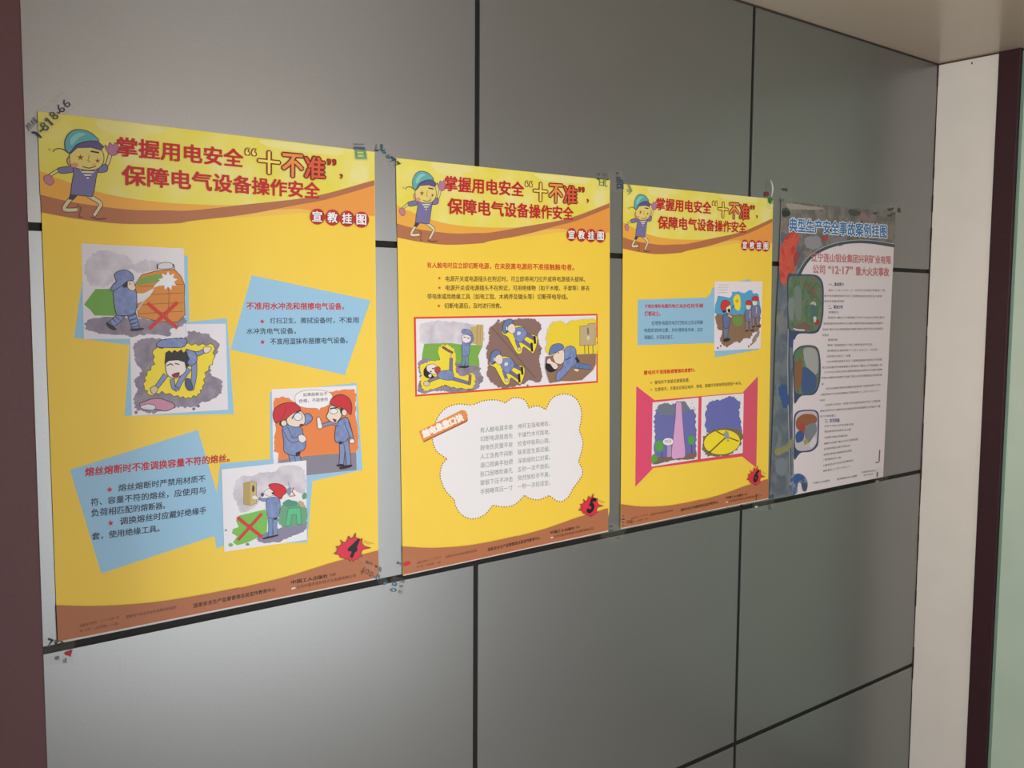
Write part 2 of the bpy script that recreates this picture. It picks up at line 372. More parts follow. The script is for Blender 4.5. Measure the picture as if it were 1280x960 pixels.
def footer(P, digit):
    g = Part(P, 'footer_band'); g.crop = (0, 0, 1)
    q = P.quad4
    def c7(x, y): return (40+x/4.571, 650+y/4.571)
    def c8(x, y): return (300+x/5.333, 610+y/5.333)
    top = [c7(136, 486), c7(400, 490), c7(700, 468), c7(960, 428), c7(1180, 385), c8(0, 665), c8(300, 592), c8(600, 500), c8(760, 457), c8(917, 415)]
    g.poly(catmull(top, False)+[(473, 723), (272.5, 763), (72, 803)], BROWN)
    g.poly([(71.9, 801.3), (272.5, 761.4), (473, 721.4), (473, 723), (272.5, 763), (72, 803)], (222, 204, 196))
    g.build(P.root)
    t = Part(P, 'footer_text'); t.crop = (40, 650, 4.571); ik = (66, 34, 30)
    t.line('出版发行时间：二〇一六年一月', 270, 594, 612, 492, 543, 560, ik)
    t.line('统一书号：一五五零零八（一版）', 272, 624, 640, 490, 580, 597, ik)
    t.line('国家电气安全作业标准委员会监制', 535, 542, 560, 820, 486, 504, ik)
    t.build(P.root, label='tiny dark print lines at the left of the footer')
    t = Part(P, 'footer_text'); t.crop = (0, 0, 1)
    t.line('国家安全生产监督管理总局宣传教育中心', 241.3, 754, 759.6, 343.6, 733.2, 738.4, (44, 22, 22), 0.02)
    t.build(P.root, label='bold dark line in the middle of the footer')
    t = Part(P, 'footer_text'); t.crop = (300, 610, 5.333)
    t.line('中国工人出版社', 336, 614, 640, 580, 570, 594, (40, 16, 16), 0.03); t.line('出版', 592, 568, 588, 634, 561, 580, (80, 30, 26))
    t.line('北京中盛天安科技文化发展有限公司', 372, 648, 670, 768, 570, 592, ik)
    t.poly([(338, 664), (364, 658), (364, 668), (338, 674)], (240, 220, 210))
    t.build(P.root, label='publisher lines at the right of the footer')
    n = Part(P, 'number_burst'); n.crop = (400, 655, 16)
    pts = [(700, 175), (690, 262), (800, 310), (830, 285), (822, 380), (880, 445), (1000, 470), (830, 510), (800, 590), (830, 640), (760, 650), (740, 700), (680, 700), (650, 745), (625, 700), (575, 740), (555, 690), (500, 700), (485, 680), (395, 665), (370, 610), (265, 590), (325, 545), (335, 480), (305, 440), (370, 445), (430, 390), (395, 315), (460, 370), (520, 355), (560, 235), (600, 290), (650, 270)]
    n.poly(pts, (222, 46, 74), False, 12, (130, 30, 40))
    n.stroke([(880, 330), (960, 355), (1060, 390)], 7, (140, 120, 40)); n.stroke([(870, 350), (940, 395), (1000, 395)], 7, (140, 120, 40))
    n.text(digit, [(640, 300), (790, 310), (660, 650), (510, 620)], (20, 14, 20), 0.05, 4)
    n.build(P.root, label='black page number on a jagged red burst')

QUADS = {4: [(47, 139), (468, 190), (473, 723), (72, 803)], 5: [(495, 197.5), (762, 225), (759.3, 664), (503.5, 719.5)],
         6: [(779, 230), (966, 248.7), (959.4, 623.5), (775.5, 661)], 7: [(976.7, 251.5), (1119, 265), (1103.5, 596), (962, 625)]}
OKRE = noisy('deep_yellow_print', [(250, 212, 70), (252, 216, 76)], 6, rough=0.42)

# ============================================================ poster 4
def wave4(s): return 0.0004+0.0005*math.sin(6.0*s+0.4)**2
P = Poster(QUADS[4], QUADS[4], OKRE, 'safety_poster', 'leftmost yellow safety poster numbered 4, taped next to the maroon post', wave4, 'yellow electrical safety posters')
P.quad4 = QUADS[4]
header(P, 4); footer(P, '4')
TOP4 = P.lvl
C3 = (60, 280, 4.571); C4 = (260, 300, 5.333); C5 = (60, 480, 4.571); C6 = (240, 470, 4.923); G4 = (270, 570, 7.68)
P.lvl = 2
card = Part(P, 'washing_picture'); card.crop = C3
card.poly([(212, 200), (797, 180), (807, 570), (780, 652), (460, 690), (148, 650)], BLUE)
card.lvl = 5
card.poly([(190, 112), (775, 140), (787, 652), (205, 658)], (232, 228, 236))
c = card.build(P.root, label='white picture card of a worker washing a machine')
P.lvl = 7
g = Part(P, 'scenery'); g.crop = C3; g.rag = 8
g.blob([(220, 200), (330, 150), (450, 190), (480, 250), (380, 280), (370, 330), (300, 360), (225, 330)], GREYWASH)
g.blob([(480, 240), (560, 205), (650, 220), (640, 250), (520, 280)], GREYWASH)
g.blob([(215, 600), (240, 545), (400, 530), (600, 545), (775, 530), (770, 580), (700, 600), (690, 640), (600, 630), (480, 640), (400, 632), (300, 625)], VWASH)
g.poly([(205, 460), (270, 372), (376, 370), (385, 525), (265, 522), (240, 490)], (112, 172, 66))
g.poly([(497, 345), (535, 290), (620, 268), (720, 258), (760, 300), (780, 350), (778, 420), (782, 520), (740, 560), (640, 558), (515, 530), (505, 450)], (222, 142, 58), False, 4, (120, 70, 30))
g.poly([(508, 325), (560, 298), (650, 285), (640, 330), (505, 350)], (126, 168, 72))
for y in (350, 400, 455, 505): g.stroke([(520, y+8), (640, y), (770, y-6)], 4, (176, 96, 38), smooth=True)
g.stroke([(670, 300), (690, 400), (680, 540)], 4, (176, 96, 38), smooth=True)
g.stroke([(622, 260), (622, 228)], 5, OUT); g.stroke([(722, 255), (716, 230)], 5, OUT); g.blob([(630, 255), (640, 225), (700, 222), (708, 252)], (222, 218, 222), 3, OUT)
g.build(c)
g = Part(P, 'cartoon_worker'); g.crop = C3
g.limb([(430, 500), (395, 545), (352, 578)], 44, DENIM, 34); g.limb([(470, 500), (488, 550), (500, 596)], 48, DENIM, 36)
g.blob([(330, 562), (352, 570), (390, 600), (370, 606), (340, 588)], (34, 30, 40)); g.blob([(470, 600), (520, 594), (548, 596), (530, 608), (480, 612)], (34, 30, 40))
g.stroke([(505, 495), (545, 440), (600, 370)], 10, (206, 200, 190)); g.blob([(500, 400), (545, 395), (600, 370), (580, 410), (540, 440), (500, 450)], (232, 228, 232))
g.blob([(376, 372), (430, 350), (492, 366), (506, 430), (498, 500), (470, 520), (400, 522), (384, 500), (374, 430)], JEAN, 4, OUT)
g.blob([(450, 326), (486, 328), (494, 350), (500, 366), (482, 382), (455, 366)], SKIN, 3, OUT); g.ell(466, 342, 4, 4, OUT)
g.blob([(430, 346), (452, 326), (450, 360), (425, 362)], (34, 30, 40))
g.blob([(378, 292), (402, 270), (444, 264), (480, 285), (486, 320), (450, 328), (420, 352), (375, 380), (356, 376), (372, 345), (388, 330)], JEAN, 4, OUT)
g.star(684, 325, 56, (240, 240, 246), 9, 0.6); g.blob([(600, 362), (640, 320), (690, 300), (700, 330), (640, 350)], (240, 240, 246))
g.build(c, label='worker in blue splashing water')
g = Part(P, 'red_cross'); g.crop = C3
g.stroke([(570, 455), (735, 592)], 20, (214, 52, 44)); g.stroke([(735, 450), (580, 597)], 20, (214, 52, 44)); g.build(c)

P.lvl = 4
card = Part(P, 'electric_shock_picture'); card.crop = C3
card.poly([(790, 560), (1022, 538), (1062, 1086), (437, 1096), (468, 652), (790, 640)], BLUE)
card.lvl = 6
card.poly([(788, 572), (1015, 570), (1028, 1060), (478, 1096), (468, 650), (788, 650)], (236, 232, 240))
c = card.build(P.root, label='white picture card of a shocked worker wiping a machine'); P.lvl = 8
g = Part(P, 'scenery'); g.crop = C3; g.rag = 8
g.blob([(490, 700), (540, 660), (700, 655), (792, 645), (800, 612), (870, 620), (930, 640), (975, 690), (960, 750), (935, 790), (930, 860), (985, 890), (990, 960), (940, 1000), (880, 1025), (800, 1050), (720, 1050), (640, 1075), (560, 1080), (500, 1050), (490, 1000), (510, 940), (486, 900), (530, 850), (500, 780)], VWASH)
for x, y in ((502, 1076), (832, 1056), (858, 1040)): g.ell(x, y, 9, 9, (120, 112, 132))
yp = [(600, 715), (700, 700), (780, 685), (860, 690), (948, 690), (945, 780), (900, 850), (885, 930), (860, 975), (800, 995), (740, 985), (650, 960), (580, 980), (545, 930), (560, 860), (605, 800)]
jag = []
for i, (x, y) in enumerate(yp):
    x2, y2 = yp[(i+1) % len(yp)]
    for k in range(4):
        t = k/4; o = 7 if k % 2 else -5
        L = math.hypot(x2-x, y2-y); jag.append((x+(x2-x)*t+(y2-y)/L*o, y+(y2-y)*t-(x2-x)/L*o))
g.poly(jag, (246, 224, 50), False, 4, (110, 96, 50))
g.blob([(520, 1030), (560, 1010), (600, 998), (650, 1000), (718, 1028), (716, 1050), (670, 1068), (620, 1058), (560, 1062)], (206, 142, 170), 4, OUT)
g.blob([(526, 1042), (570, 1028), (612, 1040), (600, 1062), (545, 1058)], (222, 220, 226), 3, OUT)
g.build(c)
g = Part(P, 'cartoon_worker'); g.crop = C3
g.blob([(620, 700), (650, 662), (780, 656), (786, 690), (760, 705), (690, 706)], JEAN, 4, OUT)
g.limb([(790, 730), (850, 742), (896, 722)], 26, DENIM, 18); g.blob([(888, 706), (930, 704), (924, 726), (896, 738)], SKIN, 3, OUT)
g.limb([(832, 780), (834, 860), (820, 940)], 30, DENIM, 22)
g.blob([(786, 722), (842, 736), (846, 790), (800, 812), (776, 780)], JEAN, 4, OUT)
g.limb([(668, 866), (640, 905), (612, 940)], 24, DENIM, 18); g.blob([(586, 936), (612, 926), (626, 944), (606, 972), (588, 960)], (216, 200, 170), 3, OUT)
g.limb([(800, 830), (760, 890), (735, 940)], 26, DENIM, 24); g.limb([(708, 892), (716, 930), (734, 944)], 20, DENIM); g.blob([(786, 884), (812, 890), (826, 944), (800, 950), (782, 920)], (70, 84, 128), 3, OUT)
g.blob([(674, 782), (720, 774), (782, 790), (786, 838), (754, 868), (712, 882), (676, 852)], (238, 228, 226), 4, OUT)
g.stroke([(678, 808), (700, 798), (712, 806)], 6, OUT); g.stroke([(724, 796), (746, 802)], 6, OUT); g.blob([(708, 860), (746, 848), (744, 868), (718, 876)], (150, 30, 40), 3, OUT)
hp = [(664, 800), (670, 735), (690, 722), (705, 735), (722, 720), (738, 732), (760, 716), (772, 734), (792, 726), (798, 752), (808, 770), (796, 792), (806, 806), (786, 826), (778, 790), (740, 778), (690, 782)]
g.poly(hp, (30, 26, 32)); g.build(c, label='black-haired worker gripped by an electric shock')

P.lvl = 2
g = Part(P, 'text_card'); g.crop = C4
g.poly([(290, 235), (1083, 402), (912, 900), (148, 730)], BLUE); c = g.build(P.root, label='tilted blue text card')
t = Part(P, 'text_line'); t.crop = C4
t.line('不准用水冲洗和揩擦电气设备。', 256, 415, 464, 905, 420, 464, RED, 0.03)
t.star(360, 543, 18, (190, 30, 60)); t.line('打扫卫生、擦拭设备时，不准用', 412, 519, 558, 1003, 513, 555, DARK, 0.014)
t.line('水冲洗电气设备。', 256, 588, 628, 585, 585, 626, DARK, 0.014)
t.star(362, 680, 18, (190, 30, 60)); t.line('不准用湿抹布揩擦电气设备。', 413, 656, 698, 930, 647, 688, DARK, 0.014)
t.build(c, label='red heading and dark text lines')
P.lvl = 2
g = Part(P, 'text_card'); g.crop = C5
g.poly([(125, 490), (855, 262), (968, 630), (1036, 840), (395+(40-60)*4.571, 305+(650-480)*4.571)], BLUE); c = g.build(P.root, label='larger tilted blue text card at the lower left')
t = Part(P, 'text_line'); t.crop = C5; t.lvl = 9
t.line('熔丝熔断时不准调换容量不符的熔丝。', 212, 478, 528, 1036, 398, 444, RED, 0.03)
t.star(351, 603, 19, (200, 34, 56)); t.line('熔丝熔断时严禁用材质不', 401, 573, 615, 898, 519, 558, DARK, 0.014)
t.line('符、容量不符的熔丝，应使用与', 244, 655, 698, 900, 585, 627, DARK, 0.014)
t.line('负荷相匹配的熔断器。', 246, 715, 760, 668, 672, 712, DARK, 0.014)
t.star(357, 794, 19, (200, 34, 56)); t.line('调换熔丝时应戴好绝缘手', 410, 762, 806, 903, 700, 740, DARK, 0.014)
t.line('套，使用绝缘工具。', 250, 850, 893, 636, 803, 844, DARK, 0.014)
t.build(c, label='red heading and dark text lines')

P.lvl = 4
card = Part(P, 'arguing_workers_picture'); card.crop = C6
card.poly([(478, 100), (1012, 42), (1049, 578), (745, 645), (700, 660), (480, 640)], BLUE)
card.poly([(490, 82), (1010, 58), (1012, 578), (705, 614), (560, 640), (500, 620)], (240, 238, 246))
c = card.build(P.root, label='orange picture card of two workers in red helmets'); P.lvl = 7
g = Part(P, 'scenery'); g.crop = C6; g.rag = 6
g.blob([(498, 160), (540, 128), (590, 135), (640, 160), (760, 120), (850, 98), (950, 84), (1004, 100), (1008, 250), (1010, 474), (850, 490), (700, 505), (560, 525), (530, 515), (520, 480), (502, 440), (512, 300)], (238, 134, 66))
g.poly([(530, 520), (700, 492), (1010, 470), (1012, 578), (705, 612), (560, 620)], (138, 134, 150))
g.poly([(505, 464), (532, 474), (522, 545), (500, 540)], (240, 238, 246))
g.build(c)
g = Part(P, 'speech_bubble'); g.crop = C6
g.blob([(632, 150), (640, 112), (690, 90), (760, 86), (830, 95), (864, 125), (855, 165), (815, 190), (792, 196), (778, 214), (766, 199), (700, 196), (650, 180)], (246, 244, 250), 3, (180, 140, 120))
g.line('如果能断也不', 682, 104, 126, 832, 98, 120, (110, 96, 106), 0.01); g.line('合格，不能使用', 655, 142, 166, 832, 132, 154, (110, 96, 106), 0.01)
g.build(c)
g = Part(P, 'cartoon_worker'); g.crop = C6
g.limb([(610, 480), (622, 530)], 34, DENIM); g.limb([(640, 470), (652, 520)], 30, DENIM)
g.blob([(690, 240), (716, 230), (740, 256), (726, 284), (688, 300)], JEAN, 4, OUT)
g.blob([(555, 312), (610, 302), (672, 320), (680, 350), (698, 400), (690, 450), (650, 470), (632, 490), (568, 468), (562, 400)], JEAN, 4, OUT)
g.limb([(575, 330), (610, 390), (660, 385)], 30, DENIM, 22); g.blob([(652, 372), (668, 360), (694, 370), (700, 392), (680, 410), (658, 400)], (240, 232, 230), 3, OUT)
g.blob([(540, 278), (560, 268), (580, 296), (560, 312), (536, 300)], (30, 26, 32))
g.blob([(580, 268), (600, 240), (655, 212), (684, 232), (694, 262), (686, 296), (640, 314), (592, 300)], SKIN, 4, OUT)
g.ell(563, 290, 18, 18, SKIN, 3, OUT); g.ell(650, 250, 26, 24, (236, 234, 244), 3, OUT); g.stroke([(612, 262), (632, 232), (668, 212)], 7, OUT, smooth=True); g.ell(672, 302, 14, 8, (110, 30, 40))
g.poly(catmull([(514, 290), (498, 255), (500, 215), (528, 182), (590, 163), (640, 172), (664, 206), (620, 228), (590, 252), (572, 268), (540, 276)]), (206, 34, 46), False, 4, (90, 20, 30))
g.stroke([(575, 180), (570, 220), (545, 262)], 4, (150, 20, 34), smooth=True)
g.blob([(636, 472), (664, 464), (660, 484), (640, 494)], (30, 26, 32)); g.build(c, label='worker scratching his head')
g = Part(P, 'cartoon_worker'); g.crop = C6
g.limb([(920, 400), (922, 470), (916, 545)], 30, DENIM, 24); g.limb([(945, 400), (955, 470), (962, 548)], 28, DENIM, 24)
g.blob([(888, 546), (915, 540), (938, 548), (930, 558), (892, 556)], (30, 26, 32)); g.blob([(906, 562), (960, 546), (984, 548), (970, 562), (915, 574)], (30, 26, 32))
g.blob([(886, 300), (930, 256), (956, 262), (980, 330), (985, 375), (960, 380), (940, 402), (880, 402)], JEAN, 4, OUT)
g.limb([(950, 290), (972, 350), (980, 385)], 22, DENIM, 18); g.ell(982, 400, 16, 15, (240, 232, 230), 3, OUT)
g.limb([(888, 292), (845, 290), (800, 306)], 18, DENIM, 16); g.blob([(766, 262), (780, 252), (794, 290), (798, 318), (772, 322), (768, 296)], (242, 236, 238), 3, OUT)
g.poly([(902, 402), (924, 402), (920, 420), (904, 418)], (30, 26, 32))
g.blob([(840, 196), (860, 182), (910, 208), (918, 240), (905, 265), (880, 290), (846, 276), (824, 250), (836, 220)], SKIN, 4, OUT)
g.ell(868, 216, 24, 17, (238, 236, 246), 3, OUT); g.stroke([(848, 200), (892, 194)], 8, OUT); g.blob([(862, 262), (886, 270), (876, 286)], (130, 30, 40)); g.ell(918, 214, 10, 20, (30, 26, 32)); g.ell(934, 224, 16, 20, SKIN, 3, OUT)
g.poly(catmull([(846, 166), (866, 130), (915, 114), (960, 135), (980, 180), (974, 236), (950, 214), (910, 192), (862, 176)]), (206, 34, 46), False, 4, (90, 20, 30))
g.build(c, label='worker pointing at his mate')
P.lvl = max(P.lvl, 34); LV = P.lvl
card = Part(P, 'fuse_box_picture'); card.crop = G4; card.lvl = 6
card.poly([(38, 72), (600, 22), (875, 185), (925, 225), (873, 828), (80, 915-60), (0, 890), (-25, 640), (5, 380)], BLUE)
card.lvl = 34
card.poly([(52, 128), (864, 40), (868, 802), (76, 918)], (240, 240, 248))
c = card.build(P.root, label='white picture card of a worker at a fuse box'); P.lvl = 36
g = Part(P, 'scenery'); g.crop = G4; g.rag = 9
g.blob([(160, 320), (230, 200), (330, 190), (420, 160), (560, 150), (620, 100), (760, 90), (850, 160), (850, 360), (700, 300), (620, 280), (480, 300), (380, 480), (250, 540), (200, 460)], GREYWASH)
g.poly([(190, 620), (220, 570), (470, 510), (490, 600), (485, 740), (400, 780), (300, 830), (200, 856), (160, 830), (200, 770), (150, 740), (160, 700), (215, 680)], (124, 196, 84))
g.ell(138, 852, 22, 18, (140, 180, 110)); g.ell(92, 712, 12, 10, (150, 150, 150)); g.ell(300, 846, 18, 12, (128, 124, 150))
g.blob([(420, 760), (600, 690), (840, 640), (866, 660), (840, 720), (720, 770), (640, 810), (500, 832), (420, 828), (390, 800)], (140, 136, 164))
g.poly([(262, 262), (340, 240), (385, 258), (385, 452), (330, 474), (262, 462)], (206, 186, 122), False, 4, (130, 110, 60)); g.poly([(262, 262), (325, 250), (325, 470), (262, 462)], (184, 162, 98))
g.blob([(343, 290), (360, 285), (366, 330), (348, 345)], (70, 60, 60))
g.blob([(600, 560), (620, 480), (700, 440), (800, 450), (866, 500), (866, 640), (800, 655), (740, 670), (650, 680), (605, 650)], (108, 168, 132))
g.poly([(690, 500), (805, 495), (815, 650), (775, 655), (765, 560), (725, 562), (710, 668), (660, 670)], (92, 196, 142), False, 4, (50, 110, 80))
g.blob([(640, 440), (700, 420), (770, 440), (760, 480), (660, 485)], (80, 150, 130)); g.blob([(820, 380), (850, 350), (866, 380), (856, 410), (830, 412)], (100, 160, 110))
g.stroke([(690, 250), (700, 300), (740, 320)], 5, (90, 120, 160)); g.stroke([(745, 300), (725, 340), (755, 380), (700, 385)], 9, (200, 90, 80)); g.blob([(790, 430), (830, 440), (850, 480), (820, 490), (795, 460)], (200, 170, 140))
g.blob([(680, 320), (700, 300), (720, 310), (710, 370), (685, 375)], (140, 150, 180))
g.build(c)
g = Part(P, 'cartoon_worker'); g.crop = G4
g.limb([(515, 590), (520, 680), (515, 765)], 42, (112, 146, 196), 34); g.limb([(568, 590), (560, 670), (570, 750)], 40, DENIM, 34)
g.poly([(440, 790), (490, 770), (530, 765), (590, 750), (594, 764), (530, 782), (450, 800)], (26, 22, 34))
g.limb([(500, 416), (450, 420), (415, 408)], 28, DENIM, 20); g.ell(440, 370, 15, 20, (70, 84, 130)); g.blob([(342, 385), (370, 375), (398, 400), (380, 418), (345, 410)], (240, 232, 220), 3, (160, 140, 120))
g.blob([(484, 420), (540, 392), (600, 410), (612, 480), (600, 560), (570, 590), (495, 588), (478, 500)], JEAN, 4, OUT)
g.poly([(545, 592), (575, 586), (580, 608), (556, 612)], (26, 22, 34))
g.blob([(455, 345), (500, 310), (540, 330), (545, 370), (510, 385), (470, 370)], (240, 232, 232), 3, OUT); g.poly([(528, 350), (548, 342), (545, 362), (530, 366)], (26, 22, 34))
g.poly(catmull([(502, 276), (560, 262), (625, 275), (665, 310), (670, 350), (640, 375), (618, 412), (585, 390), (552, 372), (548, 340), (522, 318)]), (212, 30, 46), False, 5, (100, 20, 30))
g.build(c, label='worker in red helmet reaching into the box')
g = Part(P, 'red_cross'); g.crop = G4
g.stroke([(205, 592), (430, 770)], 32, (216, 50, 44)); g.stroke([(432, 556), (212, 802)], 26, (216, 50, 44)); g.build(c)

def specks(card, crop, box, n, r, seed, lv):
    rr = random.Random(seed); g = Part(P, 'paint_specks', lv); g.crop = crop
    for _ in range(n):
        x = rr.uniform(box[0], box[2]); y = rr.uniform(box[1], box[3]); q = rr.uniform(0.4, 1)*r
        l0 = g.lvl; g.ell(x, y, q, q*rr.uniform(0.8, 1.6), rr.choice([(128, 120, 136), (150, 140, 150), (168, 160, 172)]), n=7); g.lvl = l0
    o = g.build(card, label='scattered grey paint specks'); o['kind'] = 'stuff'
# ============================================================ poster 5
def wave5(s): return 0.0004+0.0006*math.sin(5.2*s+0.2)**2
q = QUADS[5]
P = Poster(q, [q[0], (755, 224.5), (760.5, 228.5), (762, 236), (761.5, 640), (757.5, 655), (756.5, 664.5), q[3]], OKRE, 'safety_poster', 'second yellow safety poster, numbered 5, with a white cloud of verse', wave5, 'yellow electrical safety posters')
P.quad4 = QUADS[4]
P.pre = hom(QUADS[4], QUADS[5])
header(P, 5); footer(P, '5')
P.pre = None; P.lvl = 2
D1 = (480, 180, 4.267); D2 = (500, 380, 8); D3 = (620, 380, 8); D4 = (500, 480, 4.571)
TX = (80, 56, 30)
t = Part(P, 'text_block'); t.crop = D1
t.line('有人触电时应立即切断电源，在未脱离电源前不准接触触电者。', 228, 630, 662, 1012, 641, 675, (206, 48, 30), 0.025)
for y in (716, 767): t.star(294, y, 10, (200, 70, 30))
t.star(291, 863, 10, (200, 70, 30))
t.line('电源开关或电源插头在附近时，可立即将闸刀拉开或将电源插头拔掉。', 327, 704, 734, 1070, 707, 736, TX, 0.012)
t.line('电源开关或电源插头不在附近，可用绝缘物（如干木棍、手套等）移去', 327, 752, 782, 1094, 755, 783, TX, 0.012)
t.line('带电体或用绝缘工具（如电工钳、木柄斧及锄头等）切断带电导线。', 230, 798, 828, 978, 800, 830, TX, 0.012)
t.line('切断电源后，及时进行抢救。', 320, 848, 878, 624, 849, 877, TX, 0.012)
t.build(P.root, label='red heading over four small text lines')
P.lvl = 2
card = Part(P, 'rescue_picture_strip'); card.crop = (0, 0, 1)
card.poly([(516.9, 396.3), (746.5, 392.3), (746.8, 478.2), (518.8, 495.8)], (224, 66, 50))
card.poly([(519.6, 398.6), (744.8, 394.4), (745, 476.2), (521, 493.3)], (240, 236, 244))
c = card.build(P.root, label='red-edged strip of three cartoon scenes'); P.lvl = 5
g = Part(P, 'grass_scene'); g.crop = D2; g.rag = 10
g.blob([(210, 200), (400, 170), (650, 190), (820, 240), (820, 380), (600, 400), (240, 400), (200, 300)], GREYWASH)
g.poly([(240, 398), (500, 390), (620, 405), (826, 412), (800, 470), (778, 520), (788, 560), (792, 625), (560, 610), (210, 600), (220, 500)], (124, 178, 74))
g.blob([(180, 600), (240, 550), (400, 570), (560, 590), (700, 610), (792, 630), (800, 690), (830, 740), (800, 800), (740, 860), (640, 870), (500, 880), (380, 870), (210, 895), (176, 820), (200, 740)], VWASH)
ya = [(200, 620), (300, 568), (395, 560), (375, 460), (430, 412), (500, 425), (545, 480), (555, 650), (600, 720), (660, 715), (720, 690), (745, 730), (738, 820), (690, 850), (560, 835), (440, 815), (330, 845), (240, 862), (200, 790), (215, 700)]
g.rag = 12; g.blob([(x+(6 if i % 2 else -6), y+6) for i, (x, y) in enumerate(ya)], (120, 104, 70)); g.rag = 9; g.blob(ya, (244, 222, 56))
g.poly([(700, 230), (760, 222), (762, 205), (832, 208), (826, 410), (760, 410), (740, 395), (705, 390)], (200, 176, 116)); g.stroke([(770, 215), (765, 400)], 6, (160, 134, 80)); g.stroke([(800, 215), (796, 400)], 5, (170, 144, 90))
g.build(c)
g = Part(P, 'cartoon_worker'); g.crop = D2
g.limb([(505, 700), (506, 620), (508, 545)], 30, (118, 118, 166), 24, 4); g.stroke([(424, 430), (470, 460), (520, 488)], 26, (120, 88, 78)); g.stroke([(500, 490), (506, 535)], 16, (210, 180, 150))
g.limb([(525, 745), (610, 770), (695, 795)], 30, (118, 118, 166), 24, 4); g.limb([(698, 712), (692, 795)], 22, (138, 108, 112), 20, 3)
g.limb([(380, 735), (320, 755), (285, 775)], 26, GREYV, 24, 4); g.ell(262, 795, 30, 26, (214, 204, 180), 4, OUT)
g.blob([(366, 700), (400, 672), (505, 664), (532, 710), (526, 756), (450, 760), (385, 738)], JEAN, 4, OUT)
g.blob([(245, 640), (280, 610), (290, 680), (340, 730), (290, 745), (240, 720), (232, 670)], (24, 22, 26))
g.blob([(270, 615), (330, 600), (380, 630), (396, 660), (372, 690), (340, 700), (300, 690), (264, 660)], (238, 226, 222), 4, OUT)
g.blob([(342, 636), (384, 628), (400, 655), (378, 690), (348, 680)], (196, 60, 54), 4, OUT); g.ell(325, 645, 9, 7, OUT); g.ell(304, 675, 8, 8, OUT); g.ell(296, 716, 18, 18, (238, 226, 222), 4, OUT)
g.build(c, label='worker lying shocked on the ground')
g = Part(P, 'cartoon_worker'); g.crop = D2
g.limb([(635, 515), (632, 570), (620, 620)], 32, (120, 146, 178), 26, 3); g.limb([(662, 510), (664, 570), (656, 618)], 28, (120, 146, 178), 24, 3)
g.poly([(580, 622), (620, 620), (690, 618), (680, 632), (640, 642), (582, 634)], (30, 26, 40))
g.blob([(618, 390), (650, 378), (692, 386), (688, 450), (680, 510), (640, 518), (616, 500)], JEAN, 3, OUT); g.limb([(688, 395), (716, 350), (706, 310)], 24, (120, 130, 180), 20, 3)
g.blob([(614, 320), (660, 306), (700, 326), (700, 368), (660, 390), (622, 372)], (242, 232, 232), 3, OUT); g.stroke([(630, 334), (650, 330)], 8, OUT); g.stroke([(668, 338), (690, 344)], 8, OUT)
g.blob([(612, 268), (640, 250), (690, 262), (716, 300), (700, 318), (660, 300), (618, 292)], JEAN, 3, OUT)
g.build(c, label='small worker standing and scratching his head')
g = Part(P, 'pylon_fall_scene'); g.crop = D3; g.rag = 10
g.blob([(-80, 290), (-40, 215), (60, 170), (180, 152), (300, 150), (400, 158), (450, 235), (416, 300), (425, 380), (445, 460), (425, 560), (440, 640), (455, 700), (430, 785), (330, 765), (270, 800), (150, 835), (60, 840), (-40, 790), (-90, 720), (-82, 620), (-95, 540), (-100, 450), (-62, 330)], (142, 112, 104))
g.stroke([(-50, 230), (150, 460), (390, 740)], 5, (84, 56, 60)); g.ell(20, 168, 13, 14, (130, 104, 110)); g.ell(430, 462, 12, 14, (110, 100, 112)); g.ell(312, 814, 9, 9, (110, 100, 112))
g.build(c)
for ox, oy in ((0, 0), (-128, 308)):
    g = Part(P, 'cartoon_worker'); g.crop = D3
    T = lambda pts: [(x+ox, y+oy) for x, y in pts]
    g.blob(T([(52, 280), (70, 250), (100, 290), (150, 240), (190, 215), (270, 230), (300, 290), (400, 320), (405, 400), (370, 490), (330, 470), (270, 430), (250, 490), (205, 492), (150, 400), (110, 330), (66, 306)]), (244, 226, 60), 5, (96, 84, 60)); g.rag = 0
    g.limb(T([(200, 360), (215, 410), (228, 440)]), 30, (124, 120, 170), 22, 3); g.ell(226+ox, 452+oy, 18, 20, (222, 208, 170), 3, OUT)
    g.limb(T([(285, 300), (330, 320), (370, 345)]), 34, (118, 112, 150), 28, 3); g.limb(T([(260, 370), (305, 400), (345, 430)]), 34, (118, 112, 150), 28, 3)
    g.stroke(T([(380, 325), (385, 392)]), 22, (24, 20, 26)); g.stroke(T([(350, 392), (356, 470)]), 22, (24, 20, 26))
    g.blob(T([(160, 270), (200, 238), (268, 236), (304, 290), (290, 330), (240, 385), (190, 350)]), JEAN, 4, OUT)
    g.blob(T([(206, 282), (236, 276), (240, 300), (210, 312)]), (220, 222, 236))
    g.blob(T([(118, 218), (150, 196), (184, 220), (186, 270), (160, 296), (128, 282), (108, 250)]), (240, 222, 216), 3, OUT)
    g.blob(T([(62, 220), (90, 165), (140, 150), (166, 190), (126, 204), (104, 250), (90, 296), (66, 284)]), (106, 130, 176), 4, OUT); g.stroke(T([(100, 230), (104, 262)]), 9, (240, 240, 250)); g.ell(100+ox, 274+oy, 9, 9, OUT)
    g.build(c, label='shocked worker in the '+('upper' if oy == 0 else 'lower')+' half of the scene')
g = Part(P, 'first_aid_scene'); g.crop = D3; g.rag = 10
g.blob([(510, 500), (500, 380), (520, 250), (560, 185), (640, 170), (700, 200), (750, 160), (860, 155), (980, 160), (988, 300), (988, 505), (700, 512)], (242, 216, 58))
g.poly([(490, 525), (600, 512), (990, 496), (988, 600), (960, 660), (850, 760), (760, 770), (640, 770), (530, 792), (510, 730), (484, 640)], (150, 116, 96))
